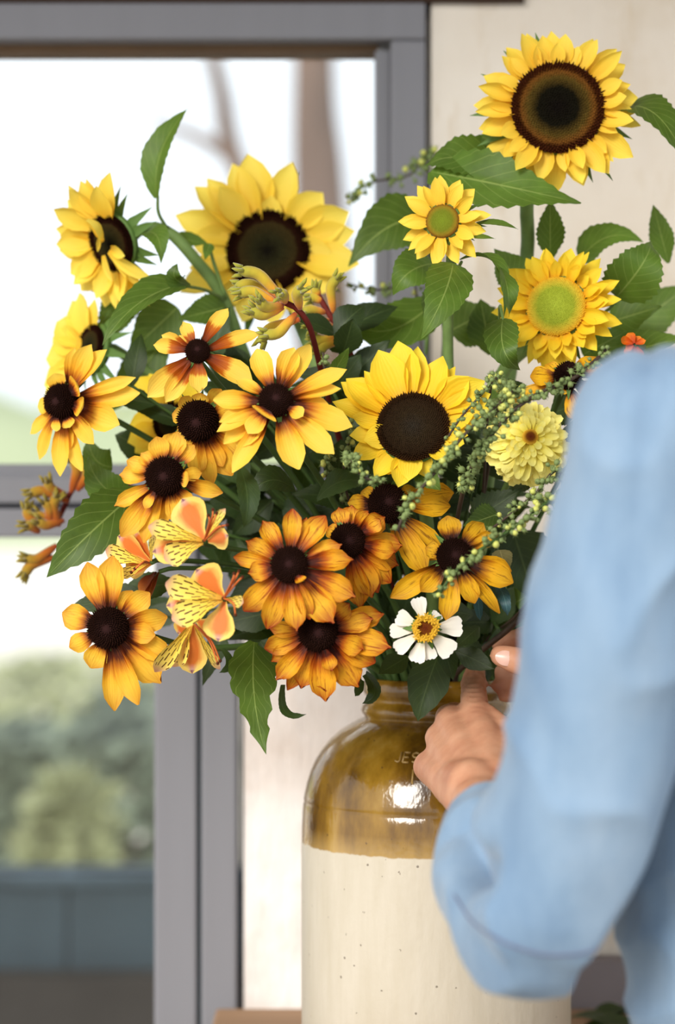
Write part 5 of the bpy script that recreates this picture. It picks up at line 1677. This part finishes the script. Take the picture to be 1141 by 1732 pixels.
L(s6, (985, 600), (1060, 560), 80, 2.2, 2.2, (0, -1, 0.2), mat='leaf', kind='heart')
# middle sunflower
L(s7, (700, 790), (745, 830), 40, 2.07, 2.05, (0.2, -1, 0.2), mat='leaf', kind='lance')
L(s7, (800, 700), (870, 660), 60, 2.18, 2.18, (0, -1, 0.2), mat='leaf', kind='heart')
# daisies
L(r4, (558, 640), (590, 588), 26, 2.14, 2.12, (0.3, -1, 0.1), mat='leaf', kind='lance')
L(r4, (500, 830), (424, 836), 60, 2.10, 2.08, (0, -0.8, 0.6), mid=(460, 812, 2.08), mat='leaf_dark', kind='lance')
L(r4, (536, 846), (620, 818), 54, 2.09, 2.085, (0, -0.8, 0.6), mid=(575, 815, 2.07), mat='leaf_dark', kind='lance')
L(r4, (404, 786), (412, 892), 42, 2.04, 2.02, (0.4, -1, 0), mid=(418, 840, 2.02), mat='leaf_dark', kind='lance', fold=0.4)
L(r6, (255, 1004), (120, 1026), 56, 2.13, 2.13, (0, -0.8, 0.4), mat='leaf_dark', kind='lance')
L(r6, (300, 985), (200, 1000), 50, 2.135, 2.135, (0, -0.8, 0.4), mat='leaf_dark', kind='lance')
L(r6, (376, 1098), (370, 1138), 16, 2.10, 2.09, (0.5, -1, 0), mat='leaf_dark', kind='strap', mid=(388, 1122, 2.09))
L(r11, (430, 1086), (450, 1276), 86, 2.10, 2.04, (0.12, -1, 0.1), mid=(430, 1180, 2.06), mat='leaf', kind='ragged', fold=0.12, serr=0.03)
L(r11, (440, 1085), (480, 1150), 50, 2.10, 2.08, (0, -1, 0.1), mat='leaf_dark', kind='heart')
L(r11, (478, 1158), (518, 1208), 18, 2.05, 2.03, (0.5, -0.8, 0.2), mid=(482, 1204, 2.05), mat='leaf_dark', kind='strap')
L(r11, (612, 1150), (600, 1178), 18, 2.07, 2.05, (0.3, -1, 0.1), mat='leaf_dark', kind='strap')
L(r11, (618, 1140), (612, 1190), 24, 2.08, 2.06, (-0.3, -1, 0.1), mid=(634, 1170, 2.06), mat='leaf_dark', kind='strap', fold=0.5)
L(r11, (560, 1110), (612, 1156), 46, 2.06, 2.04, (0, -1, 0.1), mat='leaf_dark', kind='lance')
L(zw, (745, 1098), (706, 1220), 72, 2.10, 2.085, (0.0, -1, 0.12), mid=(722, 1160, 2.085), mat='leaf_dark', kind='lance', fold=0.15, serr=0.0)
L(zw, (748, 1085), (766, 1150), 40, 2.09, 2.085, (0.5, -1, 0), mat='leaf_dark', kind='lance', serr=0.0)
L(zw, (810, 1060), (770, 1095), 34, 2.09, 2.06, (0, -0.9, 0.4), mat='leaf_dark', kind='lance', serr=0.0)
L(zw, (800, 1040), (740, 1030), 40, 2.08, 2.06, (0, -0.9, 0.4), mat='leaf_dark', kind='lance', serr=0.0)
L(zw, (770, 1100), (836, 1132), 40, 2.085, 2.075, (0, -1, 0.2), mat='leaf_dark', kind='lance', serr=0.0)  # dark leaf added over the index tip, standing in for shade
L(zw, (690, 1110), (640, 1140), 40, 2.09, 2.07, (0, -0.9, 0.4), mat='leaf_dark', kind='lance', serr=0.0)
L(r10, (840, 990), (858, 1042), 22, 2.08, 2.05, (-0.2, -1, 0), mid=(852, 1010, 2.05), mat='leaf_blue', kind='strap')
L(r10, (806, 1000), (812, 1050), 16, 2.10, 2.08, (-0.2, -1, 0), mat='leaf_blue', kind='strap')
L(r10, (868, 900), (905, 1020), 110, 2.185, 2.18, (0.1, -1, 0.1), mat='leaf_dark', kind='heart')
L(r10, (845, 930), (858, 975), 36, 2.10, 2.08, (0, -1, 0.2), mat='leaf_buff', kind='heart', label='faded buff leaf')
L(r10, (840, 870), (782, 890), 50, 2.11, 2.10, (0, -1, 0.2), mat='leaf', kind='heart', serr=0.08)
L(r10, (800, 880), (884, 826), 64, 2.115, 2.11, (0, -1, 0.2), mat='leaf_dark', kind='heart', serr=0.08)
L(r10, (870, 1020), (895, 1006), 50, 2.19, 2.19, (0, -1, 0.2), mat='leaf', kind='heart')
L(r10, (846, 1086), (904, 1042), 42, 2.205, 2.20, (0, -1, 0.4), mat='leaf', kind='lance')
L(r10, (818, 1096), (872, 1146), 50, 2.205, 2.215, (0, -1, 0.1), mat='leaf_dark', kind='lance')
L(r10, (828, 1128), (866, 1092), 50, 2.195, 2.20, (0, -1, 0.1), mat='leaf_dark', kind='lance')
L(r10, (770, 1085), (818, 1112), 46, 2.10, 2.10, (0, -1, 0.1), mat='leaf_dark', kind='lance')
L(zy, (890, 830), (875, 790), 50, 2.12, 2.1, (0, -1, 0.2), mat='leaf_dark', kind='lance')
L(zy, (930, 780), (985, 700), 30, 2.14, 2.14, (0, -1, 0.2), mat='leaf_dark', kind='lance')
L(r12, (930, 700), (985, 680), 60, 2.14, 2.12, (0, -1, 0.2), mat='leaf_dark', kind='lance')
L(r12, (880, 690), (860, 640), 50, 2.16, 2.14, (0, -1, 0.2), mat='leaf_dark', kind='lance')

# leafy filler stems deep in the bouquet
bpy.context.view_layer.update()
_pv, _pf = [], []
for o_ in COL.objects:
    if o_.type == 'MESH' and o_.parent and o_.name.split('.')[0] in ('petal', 'disc', 'cone', 'outer_tepal', 'striped_tepal', 'tepal', 'tube_flower', 'receptacle', 'leaf', 'bud', 'body'):
        n_ = len(_pv); W_ = WORLD[o_]
        _pv += [W_ @ v_.co for v_ in o_.data.vertices]
        _pf += [tuple(n_ + q_ for q_ in p_.vertices) for p_ in o_.data.polygons]
for st_ in STEMS:
    tube_vf(st_['p'], st_['r'], 5, _pv, _pf)
EXTRA = []
BLOOM = BVHTree.FromPolygons(_pv, _pf)
def crowd(a, b, hw):
    """how much of a leaf laid from a to b would cut through blossoms"""
    d = (b - a).normalized()
    sd = d.cross(Vector((0, -1, 0.3))).normalized()
    m_ = a.lerp(b, 0.45)
    q = [a, m_ + sd * hw, b, m_ - sd * hw]
    tr_ = BVHTree.FromPolygons(q + [a.lerp(b, .25) + sd * hw * .8, a.lerp(b, .25) - sd * hw * .8], [(0, 4, 1, 2, 3, 5)])
    return len(tr_.overlap(BLOOM)) + 2 * sum(len(tr_.overlap(e_)) for e_ in EXTRA if e_ is not None)
rf = random.Random(21)
FIELD = [(560, 900, 270, 190), (640, 1040, 240, 90), (330, 860, 130, 170), (300, 610, 90, 90), (540, 660, 120, 110), (830, 850, 90, 150), (650, 640, 70, 60), (400, 1020, 90, 60), (800, 1010, 80, 80)]
WHERE = ['between the rust-streaked daisies', 'just above the jar mouth, behind the white zinnia', 'behind the striped alstroemerias', 'behind the two-toned daisy', 'behind the big clear yellow daisy', 'behind the pale yellow zinnia and the sleeve', 'between the kangaroo paw and the middle sunflower', 'behind the golden daisy over the jar shoulder', 'above the hands at the jar mouth']
WT = [12, 8, 6, 4, 7, 6, 2, 5, 6]
for (cx, cy, rx, ry), cnt, where in zip(FIELD, WT, WHERE):
    for i in range(cnt):
        best = None
        for tr in range(30):
            a = rf.uniform(0, 6.283); q = math.sqrt(rf.random())
            x, y = cx + rx * q * math.cos(a), cy + ry * q * math.sin(a)
            Y = rf.uniform(2.14, 2.30)
            H = P(x, y, Y)
            m0 = MOUTH + Vector((max(-1, min(1, (x - 737) / 380.0)) * 0.05, 0, .05))
            md = H.lerp(m0, 0.5) + Vector((0, 0.01, 0.01))
            tv_, tf_ = tube_vf([H, H.lerp(md, .5), md, m0], 0.003, 4)
            tr_ = BVHTree.FromPolygons(tv_, tf_)
            hits = len(tr_.overlap(BLOOM)) + sum(len(tr_.overlap(e_)) for e_ in EXTRA)
            if best is None or hits < best[0]:
                best = (hits, x, y, Y, H)
            if hits == 0:
                break
        hits, x, y, Y, H = best
        m = mouth_point(x, y, Y=Y)
        base = foot_point(m)
        t = thing('leafy_stem', 'dark green leafy stem ' + where, 'foliage', base, 'leafy stems ' + where)
        mid = H.lerp(m + Vector((0, 0, .05)), 0.5) + Vector((0, 0.01, 0.01))
        stem_later('stem', [H, mid, m + Vector((0, 0, .02)), m - Vector((0, 0, .03)), base], 0.0016, 0.0028, MAT['stem_dark'], t, 0.62 * (mid - H).length, 6)
        tv_, tf_ = tube_vf([H, mid, m + Vector((0, 0, .02))], 0.0025, 5)
        mine = [BVHTree.FromPolygons(tv_, tf_)]
        for k in range(5):
            s = H.lerp(mid, k * 0.16)
            best = None
            for tr in range(36):
                ang = rf.uniform(0, 6.283)
                ln = rf.uniform(70, 125) * (1 - 0.012 * tr)
                tp = s + Vector((S(ln * math.cos(ang), Y), rf.uniform(-.03, .03), S(ln * math.sin(ang) * 0.8, Y)))
                hits = crowd(s, tp, S(24, Y))
                if best is None or hits < best[0]:
                    best = (hits, tp)
                if hits == 0:
                    break
            tip = best[1]
            lf_ = leaf(t, s, tip, S(rf.uniform(38, 60), Y), (rf.uniform(-.4, .4), -1, rf.uniform(0, .6)), kind=rf.choice(['lance', 'lance', 'heart']), mat='leaf_dark', fold=rf.uniform(.1, .35), droop=rf.uniform(0, .12), serr=0.02)
            mine.append(BVHTree.FromPolygons([WORLD[lf_] @ v_.co for v_ in lf_.data.vertices], [tuple(p_.vertices) for p_ in lf_.data.polygons]))
        EXTRA += mine

# dark bare stem held by the right hand, and the bundle of pale stems above the mouth
bm_ = mouth_point(790, 1110, Y=2.09)
BS = thing('cut_stem', 'dark brown bare stem slanting from the jar mouth up behind the sleeve', 'stem', foot_point(bm_))
stem_later('shoot', [P(960, 975, 2.02), P(905, 1022, 2.06), P(850, 1072, 2.11), P(800, 1112, 2.13), bm_ + Vector((0, 0, .008)), bm_ - Vector((0, 0, .03)), foot_point(bm_)], 0.0028, 0.0024, MAT['stem_brown'], BS, 0.11)
for i, (x0, x1) in enumerate(((858, 850), (872, 862), (846, 838))):
    y1 = 880 + i * 30
    m = mouth_point(820, y1, Y=2.12)
    base = foot_point(m)
    t = thing('bare_stalk', 'pale green bare stalk rising from the jar mouth behind the hands', 'stalk', base, 'pale bare stalks')
    stem_later('stalk', [P(x0, y1, 2.225), P(x0, 1010, 2.205), P(x1 - 20, 1110, 2.22), m + Vector((0, 0, .01)), m - Vector((0, 0, .03)), base], 0.0024, 0.0035, MAT['stem'], t, 0.02)

lay_stems()

# trimmings on the bench
CS = thing('trimmed_stem', 'yellow green trimmed stem lying on the bench beside the jar', 'stem', Vector((-0.09, 2.40, TZ)))
tube('stalk', [Vector((-0.125, 2.36, TZ + .004)), Vector((-0.08, 2.41, TZ + .005)), Vector((-0.03, 2.43, TZ + .004)), Vector((0.05, 2.50, TZ + .004))], 0.0035, 0.0028, simple_mat('drying_stem', lin(150, 140, 70), var=0.3), CS, 6, 7)
for i in range(11):
    bx = 0.23 + 0.028 * (i % 4) + rnd.uniform(-.01, .01)
    by = 2.36 + 0.05 * (i // 3) + rnd.uniform(-.02, .02)
    b = Vector((bx, by, TZ + 0.003 + 0.0035 * (i % 3)))
    tip = b + Vector((rnd.uniform(.04, .09), rnd.uniform(-.05, .05), 0.004))
    o = leaf(None, b, tip, 0.035, (0.1, -0.2, 1), kind='lance', mat='leaf_dark', fold=0.2, droop=0.08, name='fallen_leaf')
    o['label'] = 'stripped dark green leaf lying on the bench behind the sleeve'
    o['category'] = 'leaf'
    o['group'] = 'stripped leaves on the bench'
